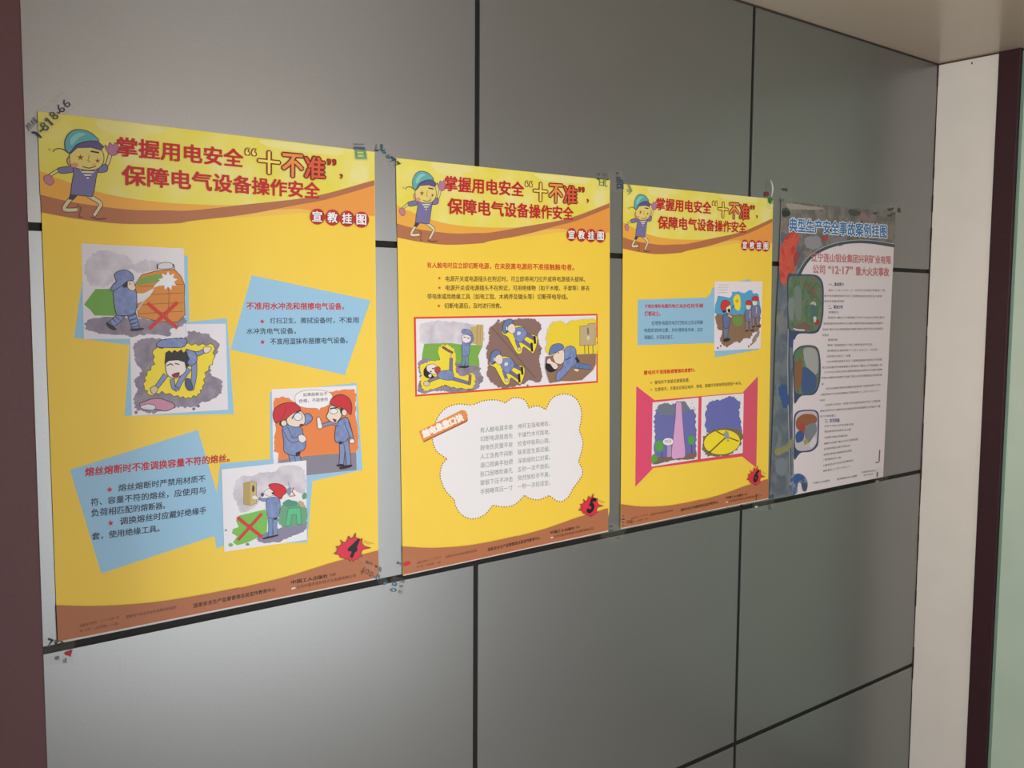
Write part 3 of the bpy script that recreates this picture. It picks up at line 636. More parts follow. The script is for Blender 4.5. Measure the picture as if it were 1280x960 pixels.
g.poly([(828, 222), (910, 212), (912, 196), (984, 192), (984, 408), (828, 416)], (198, 178, 134), False, 4, (120, 100, 70)); g.stroke([(908, 240), (912, 300)], 16, (110, 110, 130)); g.ell(912, 340, 14, 22, (220, 214, 210))
for x in (876, 914, 958): g.stroke([(x, 410), (x+2, 500)], 7, (120, 110, 60))
g.build(c)
g = Part(P, 'cartoon_worker'); g.crop = D3
g.limb([(790, 610), (860, 622), (930, 634)], 52, (96, 132, 186), 36, 4)
g.blob([(676, 450), (740, 418), (786, 450), (792, 520), (790, 600), (740, 640), (690, 700), (620, 765), (590, 750), (600, 690), (650, 640), (668, 560)], JEAN, 4, OUT)
g.limb([(790, 540), (815, 575)], 20, (40, 34, 44)); g.stroke([(690, 560), (740, 530)], 8, OUT)
g.blob([(770, 650), (812, 655), (810, 672), (784, 668)], (236, 232, 232))
g.blob([(560, 520), (600, 480), (664, 462), (672, 560), (640, 600), (590, 590), (570, 560)], SKIN, 4, OUT); g.ell(612, 488, 8, 6, OUT)
g.blob([(520, 490), (545, 420), (600, 396), (650, 402), (668, 440), (636, 462), (580, 486), (530, 508)], (104, 128, 186), 4, OUT)
g.blob([(486, 600), (520, 590), (560, 630), (608, 640), (580, 670), (530, 682), (492, 650)], (30, 26, 30))
g.blob([(500, 560), (530, 540), (548, 570), (600, 600), (606, 640), (570, 650), (530, 600), (502, 594)], (240, 220, 214), 4, OUT)
g.build(c, label='rescuer bending over a lying mate')
P.lvl = 2
cusp = [(410, 122), (600, 108), (735, 137), (832, 146), (1022, 265), (1018, 445), (985, 600), (852, 637), (712, 635), (528, 692), (308, 660), (268, 428)]
mid = [[(480, 95), (555, 92)], [(650, 78), (712, 92)], [(785, 125)], [(868, 82), (932, 57), (1000, 80), (1036, 160)], [(1044, 340)], [(1042, 510)], [(955, 650), (908, 672)], [(795, 660), (745, 655)], [(655, 688), (595, 702)], [(480, 748), (410, 770), (350, 746), (318, 700)], [(258, 608), (228, 530), (240, 460)], [(205, 380), (184, 310), (196, 230), (245, 150), (320, 116)]]
outl = []
for i, cpt in enumerate(cusp):
    outl += catmull([cpt]+mid[i]+[cusp[(i+1) % 12]], False, 6)[:-1]
g = Part(P, 'verse_cloud'); g.crop = D4
g.poly(outl, (240, 238, 242)); c = g.build(P.root, label='white cloud-shaped panel with a dotted edge')
P.lvl = 4
g = Part(P, 'dotted_border'); g.crop = D4
acc = 0
for i in range(len(outl)):
    a, b = outl[i], outl[(i+1) % len(outl)]; L = math.hypot(b[0]-a[0], b[1]-a[1]); s = -acc
    while s+15 <= L:
        s += 15
        if s >= 0:
            x, y = a[0]+(b[0]-a[0])*s/L, a[1]+(b[1]-a[1])*s/L
            l0 = g.lvl; g.ell(x, y, 3.9, 4.4, (150, 92, 50), n=6); g.lvl = l0
    acc = L-s if s > 0 else acc+L
    acc = acc % 15
g.build(c)
g = Part(P, 'verse_text'); g.crop = D4
A = ['有人触电莫手牵', '切断电源是首先', '脱电伤员要平放', '人工急救不间断', '清口捏鼻手抬颌', '张口困难吹鼻孔', '掌根下压不冲击', '手腕略弯压一寸']
B = ['伸开五指电难松，', '干燥竹木可挑电。', '检查呼吸和心跳。', '联系医生莫迟缓。', '深吸缓吹口对紧。', '五秒一次不放松。', '突然放松手不离。', '一秒一次较适宜。']
for i in range(8):
    yl = 249+i*50.2; yr = 211+i*48.2; f = lambda x: yl+(yr-yl)*(x-455)/395
    l0 = g.lvl
    g.line(A[i], 457, f(457), f(457)+31, 643, f(643), f(643)+30, (122, 138, 138), 0.0); g.lvl = l0
    g.line(B[i], 672, f(672), f(672)+30, 856, f(856), f(856)+29, (122, 138, 138), 0.0); g.lvl = l0
g.build(c, label='eight rows of grey verse in two columns')
P.lvl = 8
g = Part(P, 'verse_heading'); g.crop = D4
g.poly([(112, 280), (352, 160), (378, 162), (386, 205), (380, 216), (134, 334)], (150, 90, 60))
g.poly([(106, 270), (350, 148), (372, 152), (384, 176), (380, 206), (130, 328)], (236, 146, 74))
g.text('触电急救口诀', [(122, 268), (348, 166), (362, 206), (136, 308)], (252, 246, 240), 0.07)
g.build(P.root, label='slanted orange tag with white lettering')

# ============================================================ poster 6
def wave6(s): return 0.0004+0.0005*math.sin(4.5*s+0.6)**2
P = Poster(QUADS[6], QUADS[6], OKRE, 'safety_poster', 'third yellow safety poster, numbered 6, with two pictures between pink folded panels', wave6, 'yellow electrical safety posters')
P.quad4 = QUADS[4]
P.pre = hom(QUADS[4], QUADS[6])
header(P, 6); footer(P, '6')
P.pre = None; P.lvl = 2
E7 = (780, 330, 6.4); E8 = (770, 450, 6); F6 = (885, 345, 9.6)
g = Part(P, 'text_card'); g.crop = E7
g.poly([(108, 285), (655, 268), (690, 240), (705, 190), (1000, 120), (1090, 300), (1075, 684), (726, 748), (720, 632), (105, 650)], (150, 196, 226)); c = g.build(P.root, label='blue text card beside a small picture')
t = Part(P, 'text_line'); t.crop = E7
t.line('不准在埋有电缆的地方未办任何手续', 163, 323, 353, 632, 316, 351, RED, 0.035); t.line('打桩动土。', 163, 378, 416, 288, 376, 414, RED, 0.035)
t.line('在埋有电缆的地方打桩动土应证明确', 218, 456, 490, 628, 450, 482, (60, 80, 110), 0.01)
t.line('电缆的具体位置，并办理审批手续，证实', 160, 515, 548, 628, 510, 540, (60, 80, 110), 0.01)
t.line('准确后，方可进行施工。', 160, 570, 604, 396, 568, 600, (60, 80, 110), 0.01)
t.build(c, label='red heading and blue-grey text lines')
P.lvl = 4
card = Part(P, 'digging_picture'); card.crop = F6
card.poly([(78, 66), (650, 66), (626, 868), (72, 900)], (236, 228, 238)); c = card.build(P.root, label='white picture card of workers at a buried cable'); 
g = Part(P, 'scenery'); g.crop = F6; g.rag = 11
g.blob([(106, 260), (180, 245), (260, 260), (290, 200), (360, 190), (440, 200), (500, 165), (545, 200), (600, 215), (612, 300), (612, 480), (400, 480), (104, 470)], (86, 168, 214))
g.blob([(100, 470), (250, 460), (420, 455), (610, 455), (625, 590), (600, 660), (540, 680), (510, 760), (470, 770), (440, 740), (370, 798), (320, 790), (230, 850), (180, 820), (140, 770), (160, 660), (110, 630)], (142, 112, 88))
g.blob([(300, 500), (350, 480), (410, 510), (405, 580), (350, 600), (305, 570)], (112, 150, 72)); g.blob([(600, 660), (615, 700), (560, 790), (520, 820), (540, 740)], (150, 140, 132))
for x, y in ((115, 865), (150, 840), (484, 845), (512, 822)): g.ell(x, y, 10, 14, (140, 104, 80))
g.blob([(302, 270), (330, 225), (375, 235), (390, 330), (372, 410), (330, 400), (305, 330)], (244, 228, 60), 5, (200, 190, 80)); g.star(344, 300, 34, (226, 150, 40), 4, 0.3)
for i in range(4): g.stroke([(125-4*i, 106+32*i), (250-8*i, 104+30*i)], 4, (170, 160, 176))
g.build(c)
g = Part(P, 'cartoon_worker'); g.crop = F6
g.limb([(215, 600), (210, 680), (210, 750)], 56, (120, 130, 160), 44, 4); g.blob([(180, 765), (215, 745), (260, 750), (250, 778), (195, 790)], (40, 36, 48))
g.blob([(180, 470), (230, 450), (262, 480), (256, 560), (240, 620), (190, 620), (176, 540)], (100, 116, 168), 5, OUT); g.limb([(245, 470), (275, 490)], 26, (206, 190, 150), None, 3); g.stroke([(250, 430), (310, 350)], 10, (80, 90, 130))
g.blob([(215, 370), (262, 350), (275, 400), (262, 445), (225, 440)], (232, 226, 200), 4, OUT); g.blob([(232, 400), (262, 395), (262, 435), (240, 438)], (40, 30, 40)); g.blob([(165, 410), (200, 400), (210, 430), (180, 440)], (36, 30, 36))
g.blob([(150, 350), (170, 300), (225, 292), (262, 330), (240, 360), (205, 385), (195, 420), (160, 405)], (214, 54, 54), 4, (110, 30, 30))
g.build(c, label='worker shouting with raised arm')
for ox, oy in ((0, 0), (76, -50)):
    g = Part(P, 'cartoon_worker'); g.crop = F6; T = lambda pts: [(x+ox, y+oy) for x, y in pts]
    g.limb(T([(460, 520), (462, 590), (460, 655)]), 30, (140, 126, 140), 26, 3); g.limb(T([(505, 520), (510, 590), (515, 650)]), 30, (140, 126, 140), 26, 3); g.poly(T([(440, 655), (475, 645), (480, 665), (445, 668)]), (50, 40, 40)); g.poly(T([(500, 645), (545, 640), (545, 660), (505, 662)]), (50, 40, 40))
    g.blob(T([(440, 420), (480, 400), (530, 410), (545, 480), (530, 540), (450, 540), (438, 480)]), (120, 122, 160), 4, OUT); g.stroke(T([(500, 420), (495, 500)]), 8, (200, 196, 206))
    g.blob(T([(452, 350), (500, 340), (505, 390), (470, 406), (450, 385)]), (216, 226, 214), 3, OUT)
    g.blob(T([(446, 330), (460, 300), (500, 292), (524, 320), (515, 348), (470, 346)]), (212, 46, 58), 4, (110, 30, 30)); g.build(c, label='masked worker in red helmet, '+('front one' if ox == 0 else 'rear one'))
P.lvl = 2
t = Part(P, 'text_block'); t.crop = E8
t.line('雷电时不准接触避雷器和避雷针。', 207, 80, 112, 592, 60, 88, (206, 50, 34), 0.035)
t.star(262, 171, 9, (200, 60, 40)); t.star(262, 223, 9, (200, 60, 40))
t.line('雷电时不准接近避雷装置。', 288, 154, 182, 552, 135, 163, TX, 0.01)
t.line('在雷雨天，不要走近高压电杆、铁塔、避雷针的接地导线周围十米内。', 288, 208, 236, 940, 160, 186, TX, 0.01)
t.build(P.root, label='red heading over two tiny text lines')
P.lvl = 2
g = Part(P, 'pink_folded_panels'); g.crop = E8
g.poly([(262, 303), (960, 243), (952, 722), (262, 812)], (224, 74, 98)); g.poly([(150, 194), (286, 300), (272, 815), (142, 952)], (228, 78, 118)); g.poly([(953, 237), (1062, 122), (1050, 808), (942, 722)], (220, 84, 110))
c = g.build(P.root)
P.lvl = 7
g = Part(P, 'chimney_picture'); g.crop = E8; g.rag = 8
g.poly([(272, 318), (618, 282), (610, 745), (264, 800)], (238, 232, 240))
g.blob([(300, 370), (360, 325), (400, 345), (430, 330), (500, 320), (530, 362), (585, 380), (598, 480), (600, 640), (590, 720), (480, 740), (300, 770), (285, 700), (290, 560), (284, 460)], (110, 114, 182))
g.blob([(300, 370), (360, 322), (430, 335), (500, 312), (545, 370), (480, 400), (330, 410)], (118, 126, 146))
g.blob([(272, 770), (330, 730), (500, 715), (595, 690), (598, 725), (560, 745), (420, 752), (300, 782)], (128, 104, 92)); g.blob([(265, 720), (290, 705), (310, 740), (280, 775), (264, 770)], (96, 164, 70))
g.ell(322, 645, 32, 42, (92, 170, 72)); g.ell(563, 600, 27, 34, (92, 170, 72)); g.stroke([(345, 690), (342, 730)], 6, (90, 70, 60)); g.stroke([(565, 635), (566, 695)], 6, (90, 70, 60))
g.poly([(382, 640), (412, 636), (412, 725), (380, 728)], (186, 160, 200)); 
g.poly(catmull([(448, 322), (470, 312), (488, 322), (496, 430), (508, 580), (517, 718), (470, 736), (415, 728), (428, 560), (442, 430)]), (224, 170, 216), False, 4, (120, 90, 130))
g.ell(388, 612, 42, 30, (240, 238, 244), 3, OUT); g.line('勿近', 362, 600, 622, 412, 596, 618, (120, 110, 130))
g.build(c, label='picture of a tall pink tower under a violet sky')
specks(c, E8, (545, 325, 608, 375), 7, 5, 3, 9)
g = Part(P, 'lightning_field_picture'); g.crop = E8; g.rag = 8
g.poly([(640, 276), (955, 250), (947, 697), (633, 742)], (238, 232, 240))
g.blob([(672, 390), (690, 330), (740, 300), (800, 300), (850, 275), (890, 290), (922, 320), (918, 400), (936, 480), (930, 560), (800, 560), (680, 540)], (106, 112, 184))
g.blob([(650, 640), (670, 560), (760, 515), (870, 512), (938, 540), (938, 620), (880, 690), (790, 722), (700, 722), (655, 690)], (126, 112, 80))
g.ell(792, 616, 138, 94, (246, 226, 50), 5, (110, 100, 50), 28, -0.12)
g.stroke([(700, 692), (820, 580)], 10, (130, 80, 40)); g.stroke([(752, 534), (820, 572), (915, 608)], 9, (130, 80, 40)); g.blob([(806, 560), (820, 530), (840, 545), (846, 585), (820, 592)], (150, 160, 160)); g.ell(700, 690, 10, 8, (120, 70, 40)); g.ell(838, 604, 9, 8, (190, 180, 60))
g.build(c, label='picture of a yellow round field with crossing cables')

# ============================================================ poster 7
def wave7(s): return 0.0004+0.0007*math.sin(4.2*s+0.9)**2
q = QUADS[7]
P = Poster(q, q, (226, 218, 224), 'accident_case_poster', 'rightmost poster, white with a blue headline and three photo bubbles', wave7)
COLL = noisy('murky_photo_collage', [(82, 94, 110), (96, 108, 122), (112, 122, 130), (126, 130, 126)], 22, rough=0.42, detail=5, pos=[0.34, 0.46, 0.56, 0.68], dist=0.6)
COLT = noisy('smoky_photo_collage', [(96, 96, 92), (110, 108, 103), (134, 128, 124), (102, 98, 94)], 26, rough=0.42, detail=6, pos=[0.34, 0.46, 0.58, 0.7], dist=0.4)
GREENC = noisy('green_photo_print', [(76, 108, 92), (92, 120, 84), (108, 128, 104), (124, 104, 86)], 40, rough=0.42, detail=5, pos=[0.36, 0.46, 0.56, 0.68], dist=0.8)
FLAME = noisy('red_flame_print', [(196, 54, 48), (214, 92, 72), (170, 80, 76)], 50, rough=0.42, dist=0.5)
BLUEC = noisy('blue_photo_print', [(50, 78, 128), (84, 112, 152), (150, 156, 160)], 60, rough=0.42, detail=5, dist=0.8)
F2 = (950, 220, 7.111); F3 = (960, 330, 7.385); F4 = (950, 440, 4.8); G3 = (960, 480, 6.4)
g = Part(P, 'collage_border'); g.crop = (0, 0, 1); g.rag = 9
g.poly([(976.7, 251.5), (1119, 265), (1117.8, 309), (1102, 305), (1085, 302.5), (1065, 303), (1045, 306), (1028, 312), (1014, 321), (1003, 333), (996, 347), (992, 370), (991, 430), (990.5, 540), (992, 600), (993.5, 618.8), (962, 625), (970.5, 400)], COLT)
g.poly([(976, 290), (1000, 300), (1003, 333), (996, 347), (992, 370), (991, 430), (990.5, 540), (992, 600), (993.5, 618.8), (962, 625), (970, 400), (974.5, 310)], COLL)
g.crop = F2
g.blob([(180, 660), (215, 560), (270, 505), (330, 505), (345, 580), (300, 700), (310, 800), (290, 900), (240, 960), (182, 930)], FLAME)
g.blob([(300, 700), (350, 680), (330, 780), (296, 800)], (150, 70, 70)); g.blob([(395, 560), (440, 535), (530, 545), (538, 620), (470, 650), (410, 630)], (146, 146, 154)); g.blob([(550, 540), (590, 530), (600, 560), (560, 575)], (176, 66, 70)); g.blob([(640, 560), (760, 535), (760, 590), (720, 620), (650, 600)], (128, 126, 140))
g.blob([(190, 300), (230, 280), (262, 310), (256, 350), (205, 365)], (52, 66, 54)); g.blob([(240, 245), (400, 262), (560, 285), (520, 300), (400, 300), (260, 290)], (160, 154, 144)); g.blob([(890, 330), (930, 330), (960, 380), (920, 395)], (146, 112, 114))
g.blob([(790, 300), (880, 310), (880, 350), (800, 350)], (74, 72, 70))
g.stroke([(345, 880), (385, 800), (450, 722), (560, 652), (700, 604), (850, 585), (1000, 592), (1188, 622)], 26, (70, 78, 92), smooth=True)
g.stroke([(330, 860), (375, 785), (440, 708), (555, 636), (700, 590), (850, 570), (1000, 575), (1188, 604)], 7, (170, 176, 184), smooth=True)
g.crop = F3
g.stroke([(250, 330-180), (205, 250), (190, 400), (186, 700), (190, 960), (192, 1300), (196, 1700), (206, 2060)], 22, (74, 84, 102), smooth=True); g.stroke([(182, 600), (178, 900), (182, 1300), (192, 1700), (200, 2040)], 6, (176, 184, 190))
g.poly([(188, 592), (280, 640), (232, 690), (225, 780), (190, 760)], (58, 76, 132))
g.crop = F4
g.blob([(112, 210), (150, 200), (168, 250), (170, 310), (140, 340), (120, 290)], (52, 86, 142)); g.blob([(90, 585), (150, 560), (190, 520), (186, 570), (150, 600), (95, 620)], (140, 142, 96)); g.blob([(95, 650), (140, 640), (160, 700), (130, 740), (95, 720)], (120, 130, 142))
g.build(P.root, label='smoky photo collage along the top and left edge')
B0 = P.lvl
t = Part(P, 'title'); t.crop = F2
Q = [(256, 372), (1122, 436), (1122, 552), (256, 494)]
t.text('典型生产安全事故案例挂图', Q, (226, 232, 240), 0.085, 3); t.text('典型生产安全事故案例挂图', Q, (50, 118, 180), 0.03, 3)
t.build(P.root, label='bold blue headline with pale outline')
P.lvl = B0
t = Part(P, 'subtitle'); t.crop = F2
PK = (198, 116, 122)
t.line('辽宁连山钼业集团兴利矿业有限', 455, 684, 760, 1160, 712, 782, PK, 0.03); t.line('公司', 466, 790, 864, 575, 795, 872, PK, 0.03); t.line('“12·17”', 604, 800, 866, 822, 806, 878, PK, 0.03); t.line('重大火灾事故', 848, 806, 884, 1142, 816, 892, PK, 0.03)
t.build(P.root, label='two pale red lines naming the accident')
P.lvl = 3
t = Part(P, 'text_block'); t.crop = F3
HB = (60, 64, 122); TB = (104, 98, 106)
t.line('一、事故简介', 560, 170, 205, 700, 172, 204, HB, 0.03); t.line('二、事故分析', 556, 380, 415, 690, 380, 412, HB, 0.03)
src = '某年十二月十七日二十一时许矿业有限公司发生一起重大火灾事故造成多名矿工遇难直接经济损失巨大事故发生后各级领导高度重视立即组织力量全力开展救援工作井下作业人员安全意识淡薄违章使用电焊作业引燃可燃物导致火势蔓延有毒烟气迅速扩散企业安全管理混乱隐患排查治理不到位未按规定配备自救器材监管部门监督检查不力职工教育培训不足应急预案缺乏演练'
pos = 0
def body(t, x0, y0, x1, y1, h, ch):
    global pos
    n = max(3, round((x1-x0)/ch)); s = ''.join(src[(pos+i) % len(src)] for i in range(n)); pos += n
    l0 = t.lvl; t.line(s, x0, y0, y0+h, x1, y1, y1+h, TB, 0.012, 1); t.lvl = l0
for (x0, x1, y, dy) in [(555, 1075, 233, 0), (517, 1050, 283, 4), (517, 700, 332, 2), (560, 650, 434, 0), (552, 1070, 485, -2), (508, 1060, 540, -4), (500, 1060, 594, -8), (500, 556, 646, 0), (552, 640, 690, -2), (548, 960, 740, -8), (546, 1010, 790, -10), (542, 760, 842, -6), (540, 1050, 892, -22), (498, 1050, 946, -26)]:
    body(t, x0, y, x1, y+dy, 21, 22.5)
t.crop = F4
for (x0, x1, y, dy) in [(385, 730, 116, -18), (366, 730, 150, -20), (368, 382, 186, 0), (395, 720, 214, -24), (360, 720, 250, -26), (358, 390, 284, -2), (390, 720, 312, -26), (358, 720, 348, -30), (358, 455, 380, -6),
                        (385, 560, 440, -14), (385, 545, 472, -14), (385, 525, 508, -14), (382, 585, 544, -28), (382, 540, 576, -22), (380, 550, 610, -26), (378, 486, 640, -14), (376, 560, 676, -34), (376, 540, 708, -30)]:
    body(t, x0, y, x1, y+dy, 13, 14)
t.line('三、防范措施', 388, 402, 424, 476, 398, 420, HB, 0.03)
t.line('中国工人出版社', 318, 780, 792, 420, 764, 776, TB, 0.02); t.line('宣传教育中心监制', 462, 758, 770, 580, 736, 748, TB, 0.02); t.line('安全科技文化公司', 610, 716, 727, 688, 704, 715, TB, 0.02); t.line('联系电话', 620, 736, 744, 676, 725, 734, TB, 0.01)
t.stroke([(716, 588), (712, 655)], 7, (90, 86, 92)); t.stroke([(692, 664), (712, 660)], 6, (100, 96, 100))
t.build(P.root, label='small grey text lines under blue section headings')
P.lvl = B0
def bubble(crop, out, inner, mat, extra, label):
    P.lvl = B0
    g = Part(P, 'photo_bubble'); g.crop = crop
    g.blob(out, (62, 72, 112)) if len(out) < 40 else g.poly(out, (62, 72, 112))
    g.blob(inner, mat)
    for pts, m in extra: g.blob(pts, m)
    g.build(P.root, label=label)
bubble(F3, [(178, 110), (260, 96), (420, 98), (480, 130), (508, 200), (512, 320), (506, 480), (480, 590), (430, 640), (280, 645), (236, 700), (196, 640), (184, 590), (176, 350)],
       [(190, 130), (280, 112), (410, 112), (468, 145), (492, 210), (496, 320), (490, 480), (466, 575), (415, 620), (260, 620), (195, 585), (186, 350)], GREENC,
       [([(240, 230), (270, 200), (300, 240), (305, 320), (300, 500), (255, 500), (240, 350)], (118, 134, 128)), ([(186, 330), (230, 320), (240, 400), (220, 520), (188, 480)], (126, 140, 136)), ([(390, 360), (410, 345), (438, 360), (440, 500), (400, 520), (385, 440)], (76, 112, 110)), ([(385, 375), (400, 350), (432, 352), (440, 385), (410, 372)], (190, 186, 180)), ([(350, 190), (380, 190), (430, 260), (440, 300), (400, 270)], (132, 92, 74)), ([(425, 520), (470, 515), (465, 555), (430, 560)], (160, 58, 52)), ([(415, 490), (440, 488), (438, 530), (420, 535)], (206, 206, 200)),
        ([(260, 560), (350, 540), (390, 590), (330, 612), (230, 600)], (120, 96, 86)), ([(225, 590), (270, 600), (335, 605), (320, 618), (250, 612)], (200, 206, 214))], 'topmost photo bubble showing miners in a tunnel')
bubble(F4, [(196, 20), (215, -18), (250, -38), (310, -40), (345, -20), (360, 40), (362, 130), (352, 205), (320, 255), (245, 264), (205, 310), (200, 240), (196, 130)],
       [(204, 22), (222, -12), (255, -30), (308, -32), (338, -12), (350, 40), (352, 130), (342, 200), (312, 245), (240, 252), (208, 232), (204, 130)], GREENC,
       [([(262, -20), (320, -22), (345, 20), (346, 110), (320, 140), (280, 100), (262, 40)], (166, 168, 168)), ([(245, 110), (270, 90), (300, 110), (336, 150), (330, 220), (300, 245), (250, 240)], (62, 90, 138)), ([(206, 90), (240, 30), (250, 100), (240, 200), (210, 220)], (136, 96, 64)), ([(212, -5), (235, -15), (240, 20), (212, 40)], (80, 130, 92))], 'middle photo bubble with blue figures')
bubble(G3, [(202, 300), (212, 240), (250, 212), (350, 206), (396, 225), (406, 290), (402, 440), (390, 500), (340, 540), (256, 552), (208, 606), (200, 520), (202, 400)],
       [(214, 305), (222, 250), (256, 222), (346, 216), (384, 232), (394, 290), (390, 436), (376, 490), (334, 526), (250, 534), (214, 500), (212, 400)], (196, 190, 198),
       [([(222, 290), (270, 245), (340, 240), (385, 265), (380, 310), (310, 330), (260, 370), (224, 350)], (150, 92, 58)), ([(240, 340), (280, 310), (300, 370), (280, 410), (256, 390)], (170, 70, 60)), ([(218, 400), (250, 372), (285, 400), (275, 450), (230, 470), (216, 440)], (56, 86, 142)), ([(300, 340), (370, 310), (388, 370), (360, 420), (320, 470), (290, 420)], (124, 130, 140)), ([(280, 450), (310, 440), (315, 470), (290, 486)], (160, 160, 90)), ([(330, 470), (372, 420), (380, 470), (340, 510)], (212, 208, 220))], 'lowest photo bubble with an orange and grey scene')
P.lvl = B0
g = Part(P, 'blue_helmet_figure'); g.crop = G3
g.blob([(176, 740), (205, 722), (240, 715), (280, 730), (310, 770), (314, 820), (300, 858), (270, 850), (262, 800), (240, 792), (232, 830), (228, 872), (190, 876), (176, 800)], BLUEC); g.blob([(262, 800), (285, 790), (308, 800), (304, 845), (275, 842)], (70, 80, 100)); g.blob([(200, 740), (250, 726), (290, 760), (250, 775), (210, 800)], (52, 92, 158))
g.build(P.root)

# ============================================================ sticky tape pieces
film = bpy.data.materials.new('clear_tape_film'); film.use_nodes = True
nt = film.node_tree; b = nt.nodes['Principled BSDF']; out = nt.nodes['Material Output']
b.inputs['Base Color'].default_value = lin((210, 214, 196)); b.inputs['Roughness'].default_value = 0.25
tr = nt.nodes.new('ShaderNodeBsdfTransparent'); mx = nt.nodes.new('ShaderNodeMixShader'); mx.inputs[0].default_value = 0.06
nt.links.new(tr.outputs[0], mx.inputs[1]); nt.links.new(b.outputs[0], mx.inputs[2]); nt.links.new(mx.outputs[0], out.inputs['Surface'])
sheets = []
for k, q in QUADS.items():
    p = [ray(*c_, LIFT) for c_ in q]; sheets.append((min(a[0] for a in p), max(a[0] for a in p), min(a[1] for a in p), max(a[1] for a in p)))
def tape_h(x, z):
    m = 9
    for x0, x1, z0, z1 in sheets:
        d = max(x0-x, x-x1, z0-z, z-z1); m = min(m, d)
    t = min(1, max(0, (m+0.000)/0.006)); t = t*t*(3-2*t)
    return 0.0037*(1-t)+0.0009*t
def tape(quad, label, prints, n=10, cat='tape', fm=film, name='tape_piece'):
    """quad and prints in photo pixels; prints: ('t', string, quad, rgb, bold) or ('p', points, rgb)"""
    bm = bmesh.new(); rows_ = []
    W0 = [ray(*p, 0.003) for p in quad]
    org = Vector((sum(p[0] for p in W0)/4, 0, sum(p[1] for p in W0)/4))
    for i in range(n+1):
        r = []
        for j in range(n+1):
            u, v = i/n, j/n
            jit = 0.0007*math.sin(j*2.3+len(label)) if i in (0, n) else 0
            x = (W0[0][0]*(1-u)+W0[1][0]*u)*(1-v)+(W0[3][0]*(1-u)+W0[2][0]*u)*v+jit
            z = (W0[0][1]*(1-u)+W0[1][1]*u)*(1-v)+(W0[3][1]*(1-u)+W0[2][1]*u)*v
            r.append(bm.verts.new((x-org.x, -tape_h(x, z), z-org.z)))
        rows_.append(r)
    for i in range(n):
        for j in range(n): bm.faces.new((rows_[i][j], rows_[i+1][j], rows_[i+1][j+1], rows_[i][j+1]))
    o = put(name, bm, fm); o.location = org; o['label'] = label; o['category'] = cat
    o['group'] = 'clear printed tape pieces holding the posters'
    if prints:
        bm = bmesh.new(); mats = []
        for pr in prints:
            m = ink(pr[3] if pr[0] == 't' else pr[2], 0.5)
            if m not in mats: mats.append(m)
            if pr[0] == 't':
                vs, fs = text_mesh(pr[1], 0.0, 2); nv = len(vs); vs, fs = embolden(vs, fs, pr[4])
                a0 = min(v[0] for v in vs); a1 = max(v[0] for v in vs); b0 = min(v[1] for v in vs); b1 = max(v[1] for v in vs)
                H = hom([(a0, b1), (a1, b1), (a1, b0), (a0, b0)], pr[2]); pts = [ray(*H(*v), 0.003) for v in vs]
            else:
                pts = [ray(*p, 0.003) for p in pr[1]]; fs = [tuple(t) for t in tessellate_polygon([[Vector((x, z, 0)) for x, z in pts]])]; nv = len(pts)
            vv = [bm.verts.new((x-org.x, -tape_h(x, z)-0.0003-0.000003*(i_//nv), z-org.z)) for i_, (x, z) in enumerate(pts)]
            for f in fs:
                a, b_, c_ = [Vector(pts[i]) for i in f[:3]]
                if (b_-a).cross(c_-a) < 0: f = f[::-1]
                try: q_ = bm.faces.new([vv[i] for i in f]); q_.material_index = mats.index(m)
                except ValueError: pass
        put('print', bm, mats, o)
    return o
def K(x0, y0, s): return lambda *p: [(x0+p[i]/s, y0+p[i+1]/s) for i in range(0, len(p), 2)]
NAVY = (82, 86, 98)
k = K(20, 110, 13.71)
tape(k(150, 560, 800, 40, 1010, 330, 330, 960), 'clear tape printed 1-818-66 across the top left corner of poster 4', [
    ('p', k(272, 742, 330, 742, 385, 775, 448, 848, 418, 866, 350, 790, 280, 775), NAVY), ('t', '-', k(400, 735, 470, 690, 480, 710, 420, 765), NAVY, 0.0), ('t', '8', k(390, 630, 470, 570, 590, 690, 500, 760), NAVY, 0.0), ('p', k(496, 548, 528, 506, 645, 620, 615, 650, 535, 562, 512, 582), NAVY),
    ('t', '8', k(550, 450, 630, 390, 750, 500, 670, 560), NAVY, 0.0), ('p', k(715, 425, 745, 400, 765, 425, 735, 450), NAVY), ('t', '6', k(680, 330, 750, 250, 870, 370, 800, 430), NAVY, 0.0), ('t', '6', k(770, 240, 850, 170, 960, 280, 890, 350), NAVY, 0.0),
    ('t', '热线', k(155, 640, 320, 480, 385, 580, 225, 750), (104, 100, 126), 0.0)])
k = K(430, 165, 16)
TEAL = (70, 116, 124)
tape(k(170, 180, 460, 180, 480, 570, 190, 570), 'clear tape with a greenish square mark at the top right of poster 4', [
    ('p', k(205, 228, 420, 232, 422, 256, 207, 250), (100, 104, 136)), ('p', k(215, 290, 420, 295, 425, 350, 218, 345), (84, 104, 132)), ('p', k(220, 365, 440, 368, 442, 400, 222, 396), (120, 170, 96)), ('p', k(225, 430, 450, 432, 452, 460, 228, 458), (110, 164, 120)), ('p', k(222, 495, 455, 498, 455, 545, 225, 545), (120, 170, 120)),
    ('p', k(385, 300, 430, 300, 450, 545, 410, 545), (104, 156, 110)), ('p', k(215, 300, 255, 300, 270, 545, 230, 545), (104, 150, 120))])
